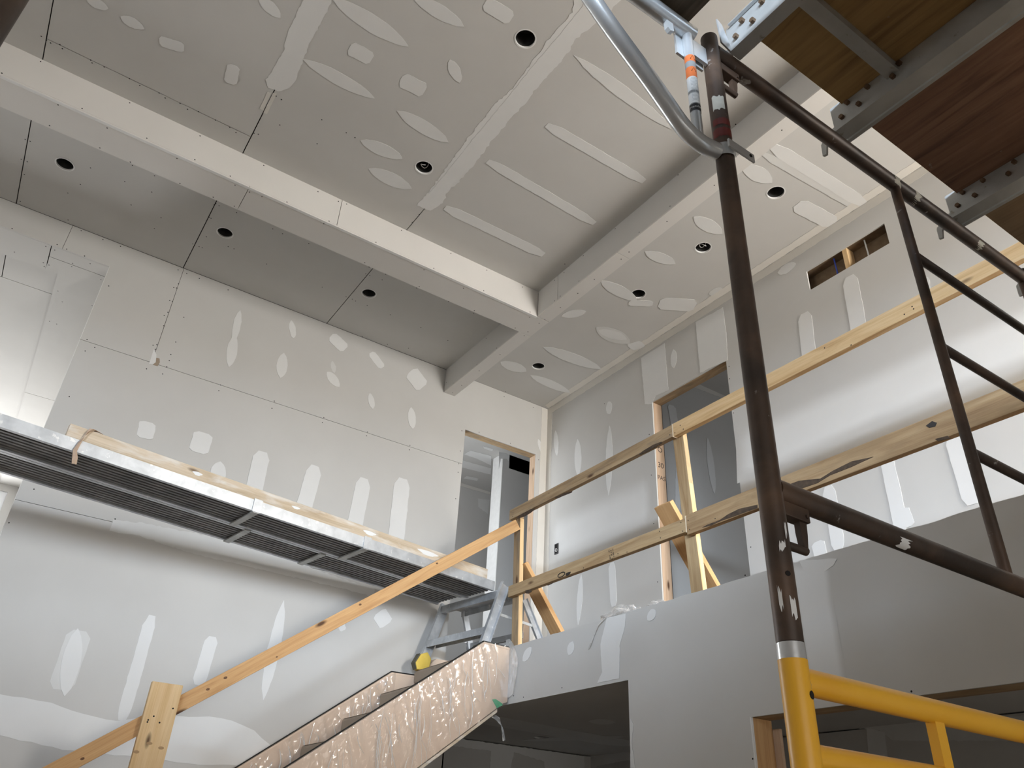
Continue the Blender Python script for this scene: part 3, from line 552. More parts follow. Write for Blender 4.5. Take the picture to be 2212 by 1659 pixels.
# ---- doorways: rough wooden frames
dj = empty('door_1', (D1R, YL+0.06, ZL), 'rough wooden frame of the doorway in the left wall by the corner', 'doorway', None, 'structure')
board('header', (D1L, YL+0.066, D1H+0.019), (D1R+0.04, YL+0.066, D1H+0.019), (0, 1, 0), 0.10, 0.036, 'pine_weathered', dj)
board('jamb', (D1R+0.019, YL+0.066, ZL), (D1R+0.019, YL+0.066, D1H), (0, 1, 0), 0.10, 0.036, 'stud_pale', dj)
board('jamb', (D1L-0.019, YL+0.066, ZL), (D1L-0.019, YL+0.066, D1H), (0, 1, 0), 0.10, 0.036, 'stud_pale', dj)
dk = empty('door_2', (XR+0.06, D2L, ZL), 'rough wooden frame of the doorway behind the guard railing', 'doorway', None, 'structure')
board('header', (XR+0.066, D2L+0.04, D2H+0.019), (XR+0.066, D2R-0.04, D2H+0.019), (1, 0, 0), 0.10, 0.036, 'pine_weathered', dk)
jb = board('jamb', (XR+0.066, D2L+0.019, ZL), (XR+0.066, D2L+0.019, D2H), (1, 0, 0), 0.10, 0.036, 'stud_pale', dk)
board('jamb', (XR+0.066, D2R-0.019, ZL), (XR+0.066, D2R-0.019, D2H), (1, 0, 0), 0.10, 0.036, 'stud_pale', dk)
def lettering(txt, size, mw, mat, parent, name='lettering', bend=None):
    cu = bpy.data.curves.new('tmp', 'FONT'); cu.body = txt; cu.size = size; cu.align_x = 'CENTER'; cu.align_y = 'CENTER'; cu.extrude = 0.0003
    to = bpy.data.objects.new('tmp', cu); COL.objects.link(to)
    me = bpy.data.meshes.new_from_object(to.evaluated_get(bpy.context.evaluated_depsgraph_get()))
    bpy.data.objects.remove(to); bpy.data.curves.remove(cu)
    for v in me.vertices: v.co = bend(v.co) if bend else mw @ v.co
    me.name = name; me.materials.clear(); me.materials.append(MATS[mat])
    return link(bpy.data.objects.new(name, me), parent)
def jot(txt, z, size):    # pencil notes on the -y face of the doorway's far jamb
    mw = Matrix.Translation((XR+0.064, D2L+0.0005, z)) @ Matrix.Rotation(math.radians(90), 4, 'X')
    lettering(txt, size, mw, 'mark_ink', dk, 'pencil_note')
q = ony((1424, 1000), D2L).z
jot('30', q-0.02, 0.07); jot('PAS', q-0.14, 0.055); jot('O', q+0.13, 0.07)
# ---- side room seen through the wide opening on the left
BAY = Plane('z', ZO, -1); BAY2 = Plane('z', ZO+0.03, -1)
BX, BYs, BYf = BAY.px((122, 600))[0], 6.45, 11.96
cb = struct(MB().box((-4.9, YL+0.14, 4.20), (XO+0.2, 12.1, 4.3)).build('ceiling_side_room', 'dark_void'), 'pale ceiling of the side room beyond the wide opening', 'ceiling')
jx = BAY.px((104, 560))[0]
sheet('drywall_panel', BAY, rect(-4.9, jx-G, YL+0.015, BYs), [], 0.0127, 'drywall', cb)
sheet('drywall_panel', BAY, rect(jx+G, XO, YL+0.015, 6.245-G), [], 0.0127, 'drywall', cb)
sheet('drywall_panel', BAY, [(jx+G, 6.245+G), (XO, 6.245+G), (XO, 8.92-G), (BX, 8.92-G), (BX, BYs), (jx+G, BYs)], [], 0.0127, 'drywall', cb)
sheet('drywall_panel', BAY, rect(BX, XO, 8.92+G, BYf), [], 0.0127, 'drywall', cb)
jy = BAY2.px((50, 614))[1]; jx2 = BAY2.px((8, 575))[0]
sheet('drywall_panel', BAY2, rect(-4.9, jx2-G, BYs-0.05, jy-G), [], 0.0127, 'drywall', cb)
sheet('drywall_panel', BAY2, rect(jx2+G, BX+0.05, BYs-0.05, jy-G), [], 0.0127, 'drywall', cb)
sheet('drywall_panel', BAY2, rect(-4.9, BX+0.05, jy+G, BYf), [], 0.0127, 'drywall', cb)
screws(BAY, Z('n')((730, 385), (872, 443), (690, 645), (705, 708), (780, 682), (1158, 655), (1437, 660), (1143, 709), (1607, 914), (923, 1096), (992, 1268), (1468, 1326), (788, 1578), (903, 1622), (230, 475)), cb)
WS = Plane('y', BYf, -1)
wx, wz = WS.px((17, 1063))
ws = struct(sheet('wall_side_room', WS, rect(-4.9, XO, ZF, ZO+0.05), [rect(wx-1.5, wx, wz-2.4, wz)], 0.10, 'drywall'), 'far wall of the side room with a window', 'wall')
win = empty('window_1', (wx-0.75, BYf+0.05, wz-2.4), 'white framed window at the far left edge', 'window', None, 'structure')
fw = 0.07
for a, b_ in (((wx-fw, wz-2.4), (wx, wz)), ((wx-1.5, wz-2.4), (wx-1.5+fw, wz)), ((wx-1.5+fw, wz-fw), (wx-fw, wz)), ((wx-1.5+fw, wz-2.4), (wx-fw, wz-2.4+fw))):
    boxpart('frame', (a[0], BYf+0.02, a[1]), (b_[0], BYf+0.09, b_[1]), 'white_vinyl', win)
boxpart('pane', (wx-1.5+fw, BYf+0.05, wz-2.4+fw), (wx-fw, BYf+0.06, wz-fw), 'window_glass', win)
struct(MB().box((XO+0.0, YL+0.14, ZF), (XO+0.1, 12.1, 4.2)).build('wall_side_room_right', 'drywall'), 'hidden side wall of the side room', 'wall')
# ---- the rest of the tall room behind the camera, with its window openings and added light blockers
PBk = Plane('y', -6.0, 1); PEn = Plane('x', -5.0, 1)
struct(sheet('wall_back', PBk, rect(-5, 9, ZF, 4.5), [rect(-4.7, -1.5, 1.5, 3.4), rect(-3.8, 1.4, -1.2, 0.9)], 0.12, 'drywall'), 'window wall behind the viewer', 'wall')
struct(sheet('wall_end', PEn, rect(-6, 12.1, ZF, 4.5), [rect(-5.8, -2.6, 1.5, 3.4), rect(1.7, 4.7, 2.85, 3.75)], 0.12, 'drywall'), 'end wall with windows behind the viewer', 'wall')  # the higher opening is added for the beam fill light
struct(sheet('wall_loft_end', Plane('y', -2.5, 1), rect(XF+0.02, XR, ZL, ZC), [rect(3.48, 4.28, 1.5, 3.4)], 0.10, 'drywall'), 'end wall of the loft walkway with a window', 'wall')
struct(MB().box((1.97, 0.35, ZF), (XF, 0.45, 1.70)).build('wall_shade_block', 'drywall'), 'unseen wall added right of the view to shade the loft face', 'wall')  # added out of view to keep window light off the loft face
ub = struct(MB().box((-5, -6, 1.12), (1.97, -0.02, ZL)).build('floor_shade_block', 'subfloor'), 'unseen floor slab added behind the viewer to block window light', 'floor')  # added out of view to block low daylight towards the loft face
boxpart('curb', (-5, -0.12, ZL), (1.97, -0.02, 1.78), 'drywall', ub)  # added on the slab edge to cut off more of that daylight
boxpart('slab', (1.97, -6, 1.12), (XF, 0.35, ZL), 'subfloor', ub)  # unseen extension of the slab, added for the same shadow

# ================================================================= THINGS
# ---- open recessed-light cans
for (p, lab), (u, v) in list(zip(cans, can_uv)) + [(((1170, 1593), 'dark round light hole in the low hall ceiling under the loft'), hcan)]:
    hall = 'hall' in lab; zc = 1.0 if hall else ZC; r_ = 0.075 if hall else RC; hgt = 0.10 if hall else 0.14
    t = empty('recessed_light', (u, v, zc), lab, 'light fixture', 'open recessed light housings')
    n = 24; a = circle(u, v, r_+0.001, n)
    MB().add([(x, y, zc-0.001) for x, y in a] + [(x, y, zc+hgt) for x, y in a], [(i, (i+1) % n, n+(i+1) % n, n+i) for i in range(n)] + [tuple(range(n, 2*n))]).build('housing', 'can_metal', t, smooth=True)
    o_, i_ = circle(u, v, r_+0.006, n), circle(u, v, r_-0.002, n)
    MB().add([(x, y, zc-0.0016) for x, y in o_] + [(x, y, zc-0.0016) for x, y in i_] + [(x, y, zc+0.012) for x, y in i_], [(i, (i+1) % n, n+(i+1) % n, n+i) for i in range(n)] + [(n+i, n+(i+1) % n, 2*n+(i+1) % n, 2*n+i) for i in range(n)]).build('rim', 'gypsum_white', t)
    if not hall:
        pts = []
        for k in range(13):
            an = k*0.52 + u*3; pts.append((u+0.030*math.cos(an)*(1-k*0.02), v+0.026*math.sin(an), zc+0.05-0.0035*k + 0.01*math.sin(k)))
        if 'wire' in lab: MB().tube(pts, 0.003, 8).build('wire', 'wire_white', t)

# ---- guard railing of the loft
gr = empty('guard_railing', (XF+0.03, 3.2, ZL), 'temporary lumber guard railing nailed along the loft edge', 'railing')
XQ = XF+0.012; xr = XQ-0.019
def yz(p): q = onx(p, XQ-0.038); return q.y, q.z
zt = 2.487
def rail(name, y0, y1, z0, z1, w, mat): return board(name, (xr, y0, z0), (xr, y1, z1), (0, 0, 1), w, 0.038, mat, gr)
t1 = rail('top_rail', 5.225, 3.278, 2.490, 2.497, 0.089, 'pine_weathered'); t2 = rail('top_rail', 3.272, -1.2, 2.497, 2.505, 0.095, 'pine_new')
m1 = rail('mid_rail', 5.185, 3.220, 1.828, 1.815, 0.089, 'pine_grained'); m2 = rail('mid_rail', 3.214, -1.2, 1.812, 1.825, 0.128, 'pine_brown')
for yy, z0, z1 in ((3.275, 2.447, 2.545), (3.217, 1.765, 1.872)):
    boxpart('end_splinter', (xr-0.0205, yy-0.0035, z0), (xr+0.018, yy+0.0035, z1), 'pale_splinter', gr)
board('post', (XQ+0.019, 5.115, ZL-0.012), (XQ+0.019, 5.160, 2.50), (0, 1, 0), 0.089, 0.038, 'pine_weathered', gr)
board('post', (XQ+0.019, 3.205, ZL-0.012), (XQ+0.019, 3.272, 2.50), (0, 1, 0), 0.092, 0.038, 'pine_grained', gr)
board('post', (XQ+0.019, 0.80, ZL-0.012), (XQ+0.019, 0.80, 2.50), (0, 1, 0), 0.089, 0.038, 'pine_new', gr)
# lit side faces of the two posts, the light put into a paler colour
for ya, yb in ((5.0695, 5.1145), (3.158, 3.225)):
    board('lit_post_edge', (XQ+0.019, ya, ZL-0.01), (XQ+0.019, yb, 2.44), (0, 1, 0), 0.003, 0.037, 'pine_new', gr, bevel=0)
for yc in (5.135, 3.485):
    board('brace', (XQ+0.045, yc, 2.06), (3.975, yc, ZL), (0, 1, 0), 0.15 if yc < 4 else 0.14, 0.038, 'pine_orange', gr)
FR = Plane('x', xr-0.019, -1)
def bark(parent, pts, n='bark_edge', mat='bark'): MB().prism([FR.w(*FR.px(p), 0.0025) for p in pts], (0.004, 0, 0)).build(n, mat, parent)
r3, r4, r5 = Z('r3'), Z('r4'), Z('r5')
bark(m2, r4((1010, 440), (1100, 392), (1290, 322), (1420, 232), (1600, 142), (1890, 78), (1893, 128), (1600, 232), (1300, 338), (1150, 410)))
bark(m2, z6((640, 1500), (760, 1455), (900, 1440), (980, 1390), (1100, 1330), (1240, 1300), (1100, 1365), (960, 1420), (880, 1470), (760, 1510), (690, 1510)))
bark(m2, z6((1640, 1185), (1720, 1165), (1740, 1180), (1660, 1200)))
bark(t1, r5((410, 425), (500, 370), (640, 295), (710, 285), (640, 350), (540, 410), (430, 442)))
bark(t1, r5((1020, 110), (1180, 40), (1300, 10), (1290, 30), (1150, 85), (1060, 125)))
bark(t1, r3((0, 600), (80, 540), (230, 450), (360, 400), (370, 420), (260, 490), (120, 565), (20, 612)))
bark(m1, r5((555, 1590), (640, 1570), (655, 1610), (600, 1640), (560, 1635)))
bark(m1, r5((900, 1500), (1000, 1462), (980, 1480), (910, 1512)))
# knots and mill stamp on the near rails
for par, pts in ((m1, r5((1195, 1345), (1205, 1315), (1235, 1300), (1275, 1292), (1270, 1320), (1240, 1345), (1210, 1358))), (m2, z6((1580, 1100), (1620, 1070), (1650, 1080), (1640, 1105), (1600, 1112)))):
    bark(par, pts, 'knot', 'mark_ink')
ring = []
for k in range(20):
    a_ = 2*math.pi*k/20; ring.append((1213+7.5*math.cos(a_), 1241.5-3.2*math.cos(a_)+4.6*math.sin(a_)))
mb = MB(); mb.tube([FR.w(*FR.px(p), 0.0012) for p in ring+[ring[0]]], 0.0035, 6); mb.build('knot_ring', 'mark_ink', m1)
mb = MB()
for i in range(3):
    for j in range(11):
        if random.random() < 0.2: continue
        x0, y0 = 1314+i*4.2+j*0.35, 1186+j*2.3; ln = random.uniform(0.5, 1.7)
        q = [FR.w(*FR.px(p), 0.0011) for p in ((x0, y0), (x0+2.6, y0-0.8), (x0+2.6, y0-0.8+ln), (x0, y0+ln))]
        mb.add(q, [(0, 1, 2, 3)])
o = mb.build('mill_stamp', 'mark_ink', m1, smooth=False); o['kind'] = 'stuff'
for par, pts in ((t1, r3((575, 258), (710, 200), (495, 290), (660, 140)) + r5((325, 345), (355, 350), (345, 410), (930, 40))), (t2, z6((1440, 380), (925, 597), (1096, 578), (1490, 330), (1500, 345))), (m1, r4((330, 500), (672, 362), (700, 497), (345, 605)) + r5((2172, 978), (2028, 1003), (1480, 1230))), (m2, r4((787, 327), (811, 470), (1217, 297)))):
    screws(FR, pts, par, 0.004)

# ---- stair handrail
hr = empty('stair_handrail', (0.98, 5.06, -0.4), 'orange pine handrail board sloping up beside the wrapped stair', 'handrail')
h0, h1_ = Vector((-0.55, 5.12, -0.530)), Vector((3.385, 5.12, 2.377))
board('rail', h0, h1_, (0, 0, 1), 0.089, 0.036, 'pine_orange', hr)
board('post', (0.989, 5.078, -0.55), (0.989, 5.078, 0.778), (1, 0, 0), 0.172, 0.038, 'pine_new', hr)
Hp = Plane('y', 5.1015, -1)
for p, r_ in (((487, 1464), 0.013), ((449, 1489), 0.012), ((598, 1419), 0.007), ((944, 1217), 0.011), ((778, 1306), 0.012), ((178, 1639), 0.012)):
    u, v = Hp.px(p); mb = MB(); c = [(u+r_*1.0*math.cos(a)*0.8-0.3*r_*math.sin(a), v+r_*math.sin(a)*0.5+0.4*r_*math.cos(a)) for a in (2*math.pi*k/10 for k in range(10))]
    mb.prism([Hp.w(x, y, 0.0008) for x, y in c], (0, 0.002, 0)).build('knot', 'knot_brown', hr)
Hq = Plane('y', 5.059, -1)
screws(Hq, z7((993, 1325), (957, 1349), (952, 1362), (1030, 1366), (1117, 1275)), hr, 0.005)
for p in z7((965, 1500), (1040, 1530), (880, 1555)):
    u, v = Hq.px(p); MB().prism([Hq.w(u+0.016*math.cos(a), v+0.008*math.sin(a), 0.0008) for a in (2*math.pi*k/10 for k in range(10))], (0, 0.002, 0)).build('knot', 'knot_tan', hr)

# ---- stair: two boxed stringers wrapped in card and film, thick wrapped treads
st = empty('staircase', (0.6, 5.55, ZF), 'stair wrapped in tan cardboard and clear plastic film', 'staircase')
YN0, YN1 = 5.14, 5.20
SL = 0.7256; topz = lambda x: 1.391 + SL*(x-3.155); botz = lambda x: 0.985 + 0.742*(x-3.351)
xlo = -0.40
npoly = [(3.155, 1.391), (3.387, 1.385), (3.387, 0.999), (3.351, 0.985), (xlo, botz(xlo)), (xlo, topz(xlo))]
MB().prism([(x, YN0, z) for x, z in npoly], (0, YN1-YN0, 0)).build('stringer', 'cardboard', st)
ftop = lambda x: 1.232 + 0.737*(x-2.812)
fpoly = [(2.812, 1.232), (3.02, 1.236), (3.20, 1.40), (3.387, 1.40), (3.387, 0.95), (xlo, ftop(xlo)-0.56), (xlo, ftop(xlo))]
MB().prism([(x, 5.955, z) for x, z in fpoly], (0, 0.10, 0)).build('stringer', 'cardboard', st)
for s_, yy in ((-1, YN0-0.003), (1, 5.952)):
    if s_ < 0:
        q = [(xlo, topz(xlo)-0.012), (3.155, 1.379), (3.387, 1.373), (3.387, 1.387), (3.153, 1.393), (xlo, topz(xlo)+0.002)]
    else:
        q = [(xlo, ftop(xlo)-0.014), (2.812, 1.218), (3.02, 1.222), (3.02, 1.238), (2.812, 1.234), (xlo, ftop(xlo)+0.002)]
    MB().prism([(x, yy, z) for x, z in q], (0, 0.004, 0)).build('edge_strip', 'cardboard', st)
    MB().prism([(x, yy+0.012, z+0.012) for x, z in q[3:]] + [(x, yy+0.012, z+0.004) for x, z in q[3:]][::-1], (0, 0.02, 0)).build('edge_gap', 'dark_hole', st)
MB().prism([(x, YN0-0.003, z) for x, z in [(3.30, botz(3.30)-0.008), (xlo, botz(xlo)-0.008), (xlo, botz(xlo)-0.03), (3.30, botz(3.30)-0.03)]], (0, 0.062, 0)).build('bottom_trim', 'plank_dusty', st)
for k in range(-7, 4):
    xf_, zb_ = 2.167+0.2795*k, 0.533+0.2135*k
    bmx = MB().box((xf_, YN1, zb_), (xf_+0.295, 5.955, zb_+0.098))
    tr = bmx.build('tread', 'cardboard_brown', st, bevel=0.02)
    MB().box((xf_+0.01, YN1+0.01, zb_+0.0985), (xf_+0.29, 5.945, zb_+0.1005)).build('paper_flap', 'cardboard_brown', tr)
def film(name, pl, corners, nu, nv, amp, parent, h, mat='clear_plastic', seed=0.0, fold=1.0):
    """Creased film over a quad (four in-plane corners), folds running down the slope."""
    c = [Vector(q) for q in corners]; vs = []; fs = []
    for j in range(nv+1):
        for i in range(nu+1):
            s, t_ = i/nu, j/nv
            p = (c[0]*(1-s)+c[1]*s)*(1-t_) + (c[3]*(1-s)+c[2]*s)*t_
            a = p.x*11*fold + p.y*5 + seed
            w = abs(mnoise.noise(Vector((a, p.y*1.4+seed, seed))))
            w2 = abs(mnoise.noise(Vector((a*2.3-p.y*4, p.y*2.2, seed+9))))
            vs.append(pl.w(p.x, p.y, h + amp*(1-w*2.2)**3*(0.4+0.6*t_*1.0) + 0.5*amp*(1-2*w2)**4))
    for j in range(nv):
        for i in range(nu): n0 = j*(nu+1)+i; fs.append((n0, n0+1, n0+nu+2, n0+nu+1))
    return MB().add(vs, fs).build(name, mat, parent, smooth=True)
NS = Plane('y', YN0, -1)
film('plastic_film', NS, [(xlo, botz(xlo)-0.02), (3.155, 0.835), (3.155, 1.40), (xlo, topz(xlo)+0.005)], 240, 34, 0.020, st, 0.006, fold=1.0)
film('plastic_film', NS, [(3.155, 0.835), (3.39, 0.995), (3.39, 1.39), (3.155, 1.40)], 16, 24, 0.014, st, 0.006, seed=4.2)
film('plastic_film', Plane('y', 5.955, -1), [(xlo, ftop(xlo)-0.4), (2.84, 0.85), (2.84, 1.24), (xlo, ftop(xlo)+0.005)], 200, 26, 0.020, st, 0.006, seed=2.3)
def folds(pl, xr, zlo, zhi, n, parent, seed, h0):
    """Sharp creases of the film: thin ridges fanning down the face."""
    rnd = random.Random(seed); mb = MB()
    for k in range(n):
        x0 = rnd.uniform(*xr); a, b_ = zlo(x0), zhi(x0); t0 = rnd.uniform(0.55, 0.98) if rnd.random() < 0.75 else rnd.uniform(0.2, 0.6); t1 = max(0.03, t0-rnd.uniform(0.15, 0.75))
        dx = rnd.uniform(-0.03, 0.16); bow = rnd.uniform(-0.03, 0.03); w = rnd.uniform(0.0015, 0.005)*(1.6 if rnd.random() < 0.15 else 1); N = 9; pts = []
        for i in range(N+1):
            s_ = i/N; t_ = t0+(t1-t0)*s_; pts.append((x0+dx*s_*abs(b_-a)+bow*math.sin(math.pi*s_), a+(b_-a)*t_+dx*s_*0.35*abs(b_-a), w*math.sin(math.pi*(0.08+0.88*s_))**0.7))
        vs = []
        for x, z, ww in pts: vs += [pl.w(x-ww, z, h0), pl.w(x, z, h0+0.002+ww*0.9), pl.w(x+ww, z, h0)]
        mb.add(vs, [(3*i+j, 3*i+j+1, 3*i+4+j, 3*i+3+j) for i in range(N) for j in range(2)])
    o = mb.build('plastic_folds', 'fold_glint_plastic', parent, smooth=True); o['kind'] = 'stuff'; return o
folds(NS, (0.6, 3.12), lambda x: 0.835+0.742*(x-3.155), lambda x: topz(x), 110, st, 5, 0.024)
folds(NS, (3.16, 3.29), lambda x: 0.96, lambda x: 1.385, 7, st, 8, 0.024)
folds(Plane('y', 5.955, -1), (1.2, 2.8), lambda x: ftop(x)-0.30, lambda x: ftop(x), 60, st, 6, 0.022)
GT = Plane('y', YN0-0.004, -1)
MB().prism([GT.w(*GT.px(p)) for p in Z('r2')((1122, 835), (1165, 830), (1240, 880), (1250, 900), (1180, 940))], (0, -0.001, 0)).build('green_tape', 'green_tape', st)
# loose film at the top of the stair
fl_pts = [FACE.px(p) for p in ((1096, 1383), (1104, 1381), (1113, 1392), (1121, 1418), (1122, 1440), (1117, 1470), (1112, 1500), (1092, 1514))]
cu_, cv_ = sum(p[0] for p in fl_pts)/8, sum(p[1] for p in fl_pts)/8
vs = []; fs = []; R_ = 7
for j in range(R_+1):
    for i in range(40):
        s = i/40*8; a, b_ = fl_pts[int(s) % 8], fl_pts[(int(s)+1) % 8]; f_ = s-int(s)
        u, v = a[0]*(1-f_)+b_[0]*f_, a[1]*(1-f_)+b_[1]*f_; k = j/R_
        u, v = cu_+(u-cu_)*k, cv_+(v-cv_)*k
        vs.append(FACE.w(u, v, 0.012+0.012*abs(mnoise.noise(Vector((u*30, v*14, 1))))))
for j in range(R_):
    for i in range(40): fs.append((j*40+i, j*40+(i+1) % 40, (j+1)*40+(i+1) % 40, (j+1)*40+i))
MB().add(vs, fs).build('film_flap', 'milky_plastic', st, smooth=True)
tail = [ony(p, 5.17) for p in ((1050, 1546), (1066, 1547), (1076, 1553), (1082, 1565), (1086, 1580), (1089, 1600))]
mb = MB(); vs = []
for i, p in enumerate(tail):
    w = 0.03*(1-i/6.5)
    for j in (-1, -0.3, 0.4, 1): vs.append((p.x+j*w*0.6, p.y+0.012*math.sin(i*2+j*2), p.z+j*w*0.35))
mb.add(vs, [(4*i+j, 4*i+j+1, 4*i+5+j, 4*i+4+j) for i in range(len(tail)-1) for j in range(3)])
mb.build('film_tail', 'milky_plastic', st, smooth=True)

# ---- two aluminium stage planks along the left wall, a lumber board and a rag on them
pd = Vector((1, 0.143, -0.016)).normalized(); pn = Vector((-0.143, 1, 0)).normalized(); pu = pd.cross(pn)
P0 = Vector((3.23, 5.25, 1.8375))
def stage(name, off, width, s0, s1, label, dz):
    root = empty(name, P0+pd*((s0+s1)/2)+pn*(off+width/2)+pu*dz, label, 'plank', 'aluminium stage planks')
    def bx(nm, a, b_, mat):
        vs = []
        for s in (a[0], b_[0]):
            for n in (a[1], b_[1]):
                for z in (a[2], b_[2]): vs.append(P0+pd*s+pn*(off+n)+pu*(dz+z))
        MB().add(vs, [(0, 1, 3, 2), (4, 6, 7, 5), (0, 4, 5, 1), (2, 3, 7, 6), (0, 2, 6, 4), (1, 5, 7, 3)]).build(nm, mat, root)
    bx('side_rail', (s0, 0, 0), (s1, 0.028, 0.075), 'aluminium'); bx('side_rail', (s0, width-0.028, 0), (s1, width, 0.075), 'aluminium')
    bx('deck', (s0, 0.028, 0.060), (s1, width-0.028, 0.075), 'aluminium_dark')
    n_ = 7
    for i in range(n_):
        c = 0.028+(width-0.056)*(i+0.5)/n_; bx('rib', (s0, c-0.011, 0.012), (s1, c+0.011, 0.060), 'aluminium_dark')
    return root, bx
ra, bxa = stage('stage_plank', 0.0, 0.352, -6.4, 0.06, 'near aluminium stage plank with a bright side rail', 0.0)
rb, bxb = stage('stage_plank', 0.358, 0.345, -6.4, 0.02, 'far aluminium stage plank closest to the left wall', 0.0)
for s in (-2.02, -1.16):   # cross clamps under the planks
    bxa('clamp_bar', (s-0.022, -0.002, -0.010), (s+0.022, 0.350, 0.0), 'galvanized_dull'); bxa('clamp_plate', (s-0.03, -0.008, -0.006), (s+0.03, 0.0, 0.082), 'aluminium')
for s in (-1.90, -1.30):
    bxb('clamp_bar', (s-0.022, 0.0, -0.010), (s+0.022, 0.345, 0.0), 'galvanized_dull')
lb = empty('lumber_board', P0+pd*(-1.4)+pu*0.09, 'dusty lumber board lying on top of the aluminium planks', 'board')
s_l = 0.0
for k in range(400):    # the board starts where the side rail reaches the rag
    s_l = -2.6-0.004*k
    q_ = P0+pd*s_l+pu*0.12
    if FW/2+FOC*q_.dot(_r)/q_.dot(_d) < 150: break
board('plank', P0+pd*s_l+pn*0.024+pu*0.116, P0+pd*(-0.02)+pn*0.024+pu*0.116, pu, 0.080, 0.040, 'plank_dusty', lb)
for s, n, a_, b_ in ((-2.45, 0.086, 0.03, 0.02), (-1.15, 0.09, 0.05, 0.025), (-0.62, 0.088, 0.09, 0.03), (-1.75, 0.088, 0.03, 0.015)):
    c = P0+pd*s+pn*0.0035+pu*0.116
    MB().prism([c+pd*(a_*math.cos(t_)*(1+0.3*math.sin(3*t_)))+pu*(b_*0.62*math.sin(t_)) for t_ in (2*math.pi*k/14 for k in range(14))], pn*-0.001).build('paint_splat', 'paint_white', lb)
rg = empty('rag_strip', P0+pd*(s_l+0.09)+pu*0.10, 'twisted brown rag strip hanging over the plank edge', 'rag')
c0 = P0+pd*(s_l+0.09)
path = [c0+pn*0.02+pu*0.162+pd*0.07, c0+pn*0.0+pu*0.162+pd*0.03, c0+pn*(-0.006)+pu*0.135+pd*0.01, c0+pn*(-0.012)+pu*0.10, c0+pn*(-0.014)+pu*0.05-pd*0.012, c0+pn*(-0.012)+pu*0.0-pd*0.02, c0+pn*(-0.004)-pu*0.035-pd*0.005, c0+pn*0.0-pu*0.075+pd*0.004]
vs = []
for i, p in enumerate(path):
    w = (0.026, 0.022, 0.016, 0.010, 0.016, 0.013, 0.015, 0.014)[i]; tw = i*0.5
    for j in (-1, 0, 1): vs.append(p+(pd*math.cos(tw)+pu*0.3*math.sin(tw))*(w*j)+pn*(0.005*math.sin(tw)*j - (0.006 if j == 0 else 0)))
    for j in (1, 0, -1): vs.append(p+(pd*math.cos(tw)+pu*0.3*math.sin(tw))*(w*j)+pn*(0.005*math.sin(tw)*j - (0.011 if j == 0 else 0.005)))
MB().add(vs, [(6*i+j, 6*i+(j+1) % 6, 6*i+6+(j+1) % 6, 6*i+6+j) for i in range(len(path)-1) for j in range(6)]).build('strip', 'rag', rg, smooth=True)

# ---- step ladder carrying the planks
ld = empty('step_ladder', (3.25, 5.5, 1.27), 'paint-splashed aluminium step ladder at the top of the stair', 'ladder')
def chan(name, a, b_, wdir, w, t_, mat='aluminium', parent=ld, lip=0.022, side=1):
    """Channel rail: web w wide, two lips."""
    a, b_ = Vector(a), Vector(b_); x = (b_-a).normalized(); y = Vector(wdir); y = (y-x*y.dot(x)).normalized(); z = x.cross(y)*side; mb = MB()
    def slab(y0, y1, z0, z1):
        vs = [q+y*yy+z*zz for q in (a, b_) for yy in (y0, y1) for zz in (z0, z1)]
        mb.add(vs, [(0, 1, 3, 2), (4, 6, 7, 5), (0, 4, 5, 1), (2, 3, 7, 6), (0, 2, 6, 4), (1, 5, 7, 3)])
    prof = [(-w/2, 0), (w/2, 0), (w/2, lip), (w/2-t_, lip), (w/2-t_, t_), (-w/2+t_, t_), (-w/2+t_, lip), (-w/2, lip)]
    n = len(prof); vs = [q+y*p+z*r_ for q in (a, b_) for p, r_ in prof]
    mb.add(vs, [tuple(range(n)), tuple(range(n, 2*n))]+[(i, (i+1) % n, n+(i+1) % n, n+i) for i in range(n)])
    return mb.build(name, mat, parent)
NL = Vector((3.352, 5.215, 0)); zt_ = 1.835; LW = 0.745
def lp(sx, n, z): q = NL + pd.xy.to_3d()*sx + pn*n; return Vector((q.x, q.y, z))
def lbox(name, s0, s1, n0, n1, z0, z1, mat='aluminium', parent=ld):
    vs = [lp(a, b_, c) for a in (s0, s1) for b_ in (n0, n1) for c in (z0, z1)]
    return MB().add(vs, [(0, 1, 3, 2), (4, 6, 7, 5), (0, 4, 5, 1), (2, 3, 7, 6), (0, 2, 6, 4), (1, 5, 7, 3)]).build(name, mat, parent)
chan('front_rail', lp(-0.222, 0, 1.272), lp(0.0, 0, 1.888), pd, 0.082, 0.005, side=-1, lip=0.03)
chan('front_rail', lp(-0.20, LW, 1.272), lp(-0.005, LW, 1.85), pd, 0.082, 0.005, side=1, lip=0.03)
rt, rbm = ony((1131, 1296), 5.245), ony((1163, 1378), 5.245); rbm = rt+(rbm-rt)*((rt.z-(ZL-0.012))/(rt.z-rbm.z))
chan('rear_rail', rbm, rt, (1, 0, 0), 0.06, 0.005, side=-1, lip=0.025)
rt2, rbm2 = ony((1004, 1315), 5.92), ony((1018, 1400), 5.92); rbm2 = rt2+(rbm2-rt2)*((rt2.z-(ZL-0.012))/(rt2.z-rbm2.z))
chan('rear_rail', rbm2, rt2, (1, 0, 0), 0.05, 0.005, side=1, lip=0.025)
tp = lbox('top_step', -0.045, 0.17, 0.004, LW-0.004, zt_-0.006, zt_)
for a, b_, z0 in ((-0.050, -0.044, 0.062), (-0.044, -0.020, 0.062), (0.165, 0.171, 0.050)): lbox('step_lip', a, b_, 0.004, LW-0.004, zt_-z0, zt_ if b_-a < 0.01 else zt_-z0+0.005, 'aluminium', tp)
sp_ = lbox('step', -0.165, -0.075, 0.004, LW-0.004, 1.515, 1.522)
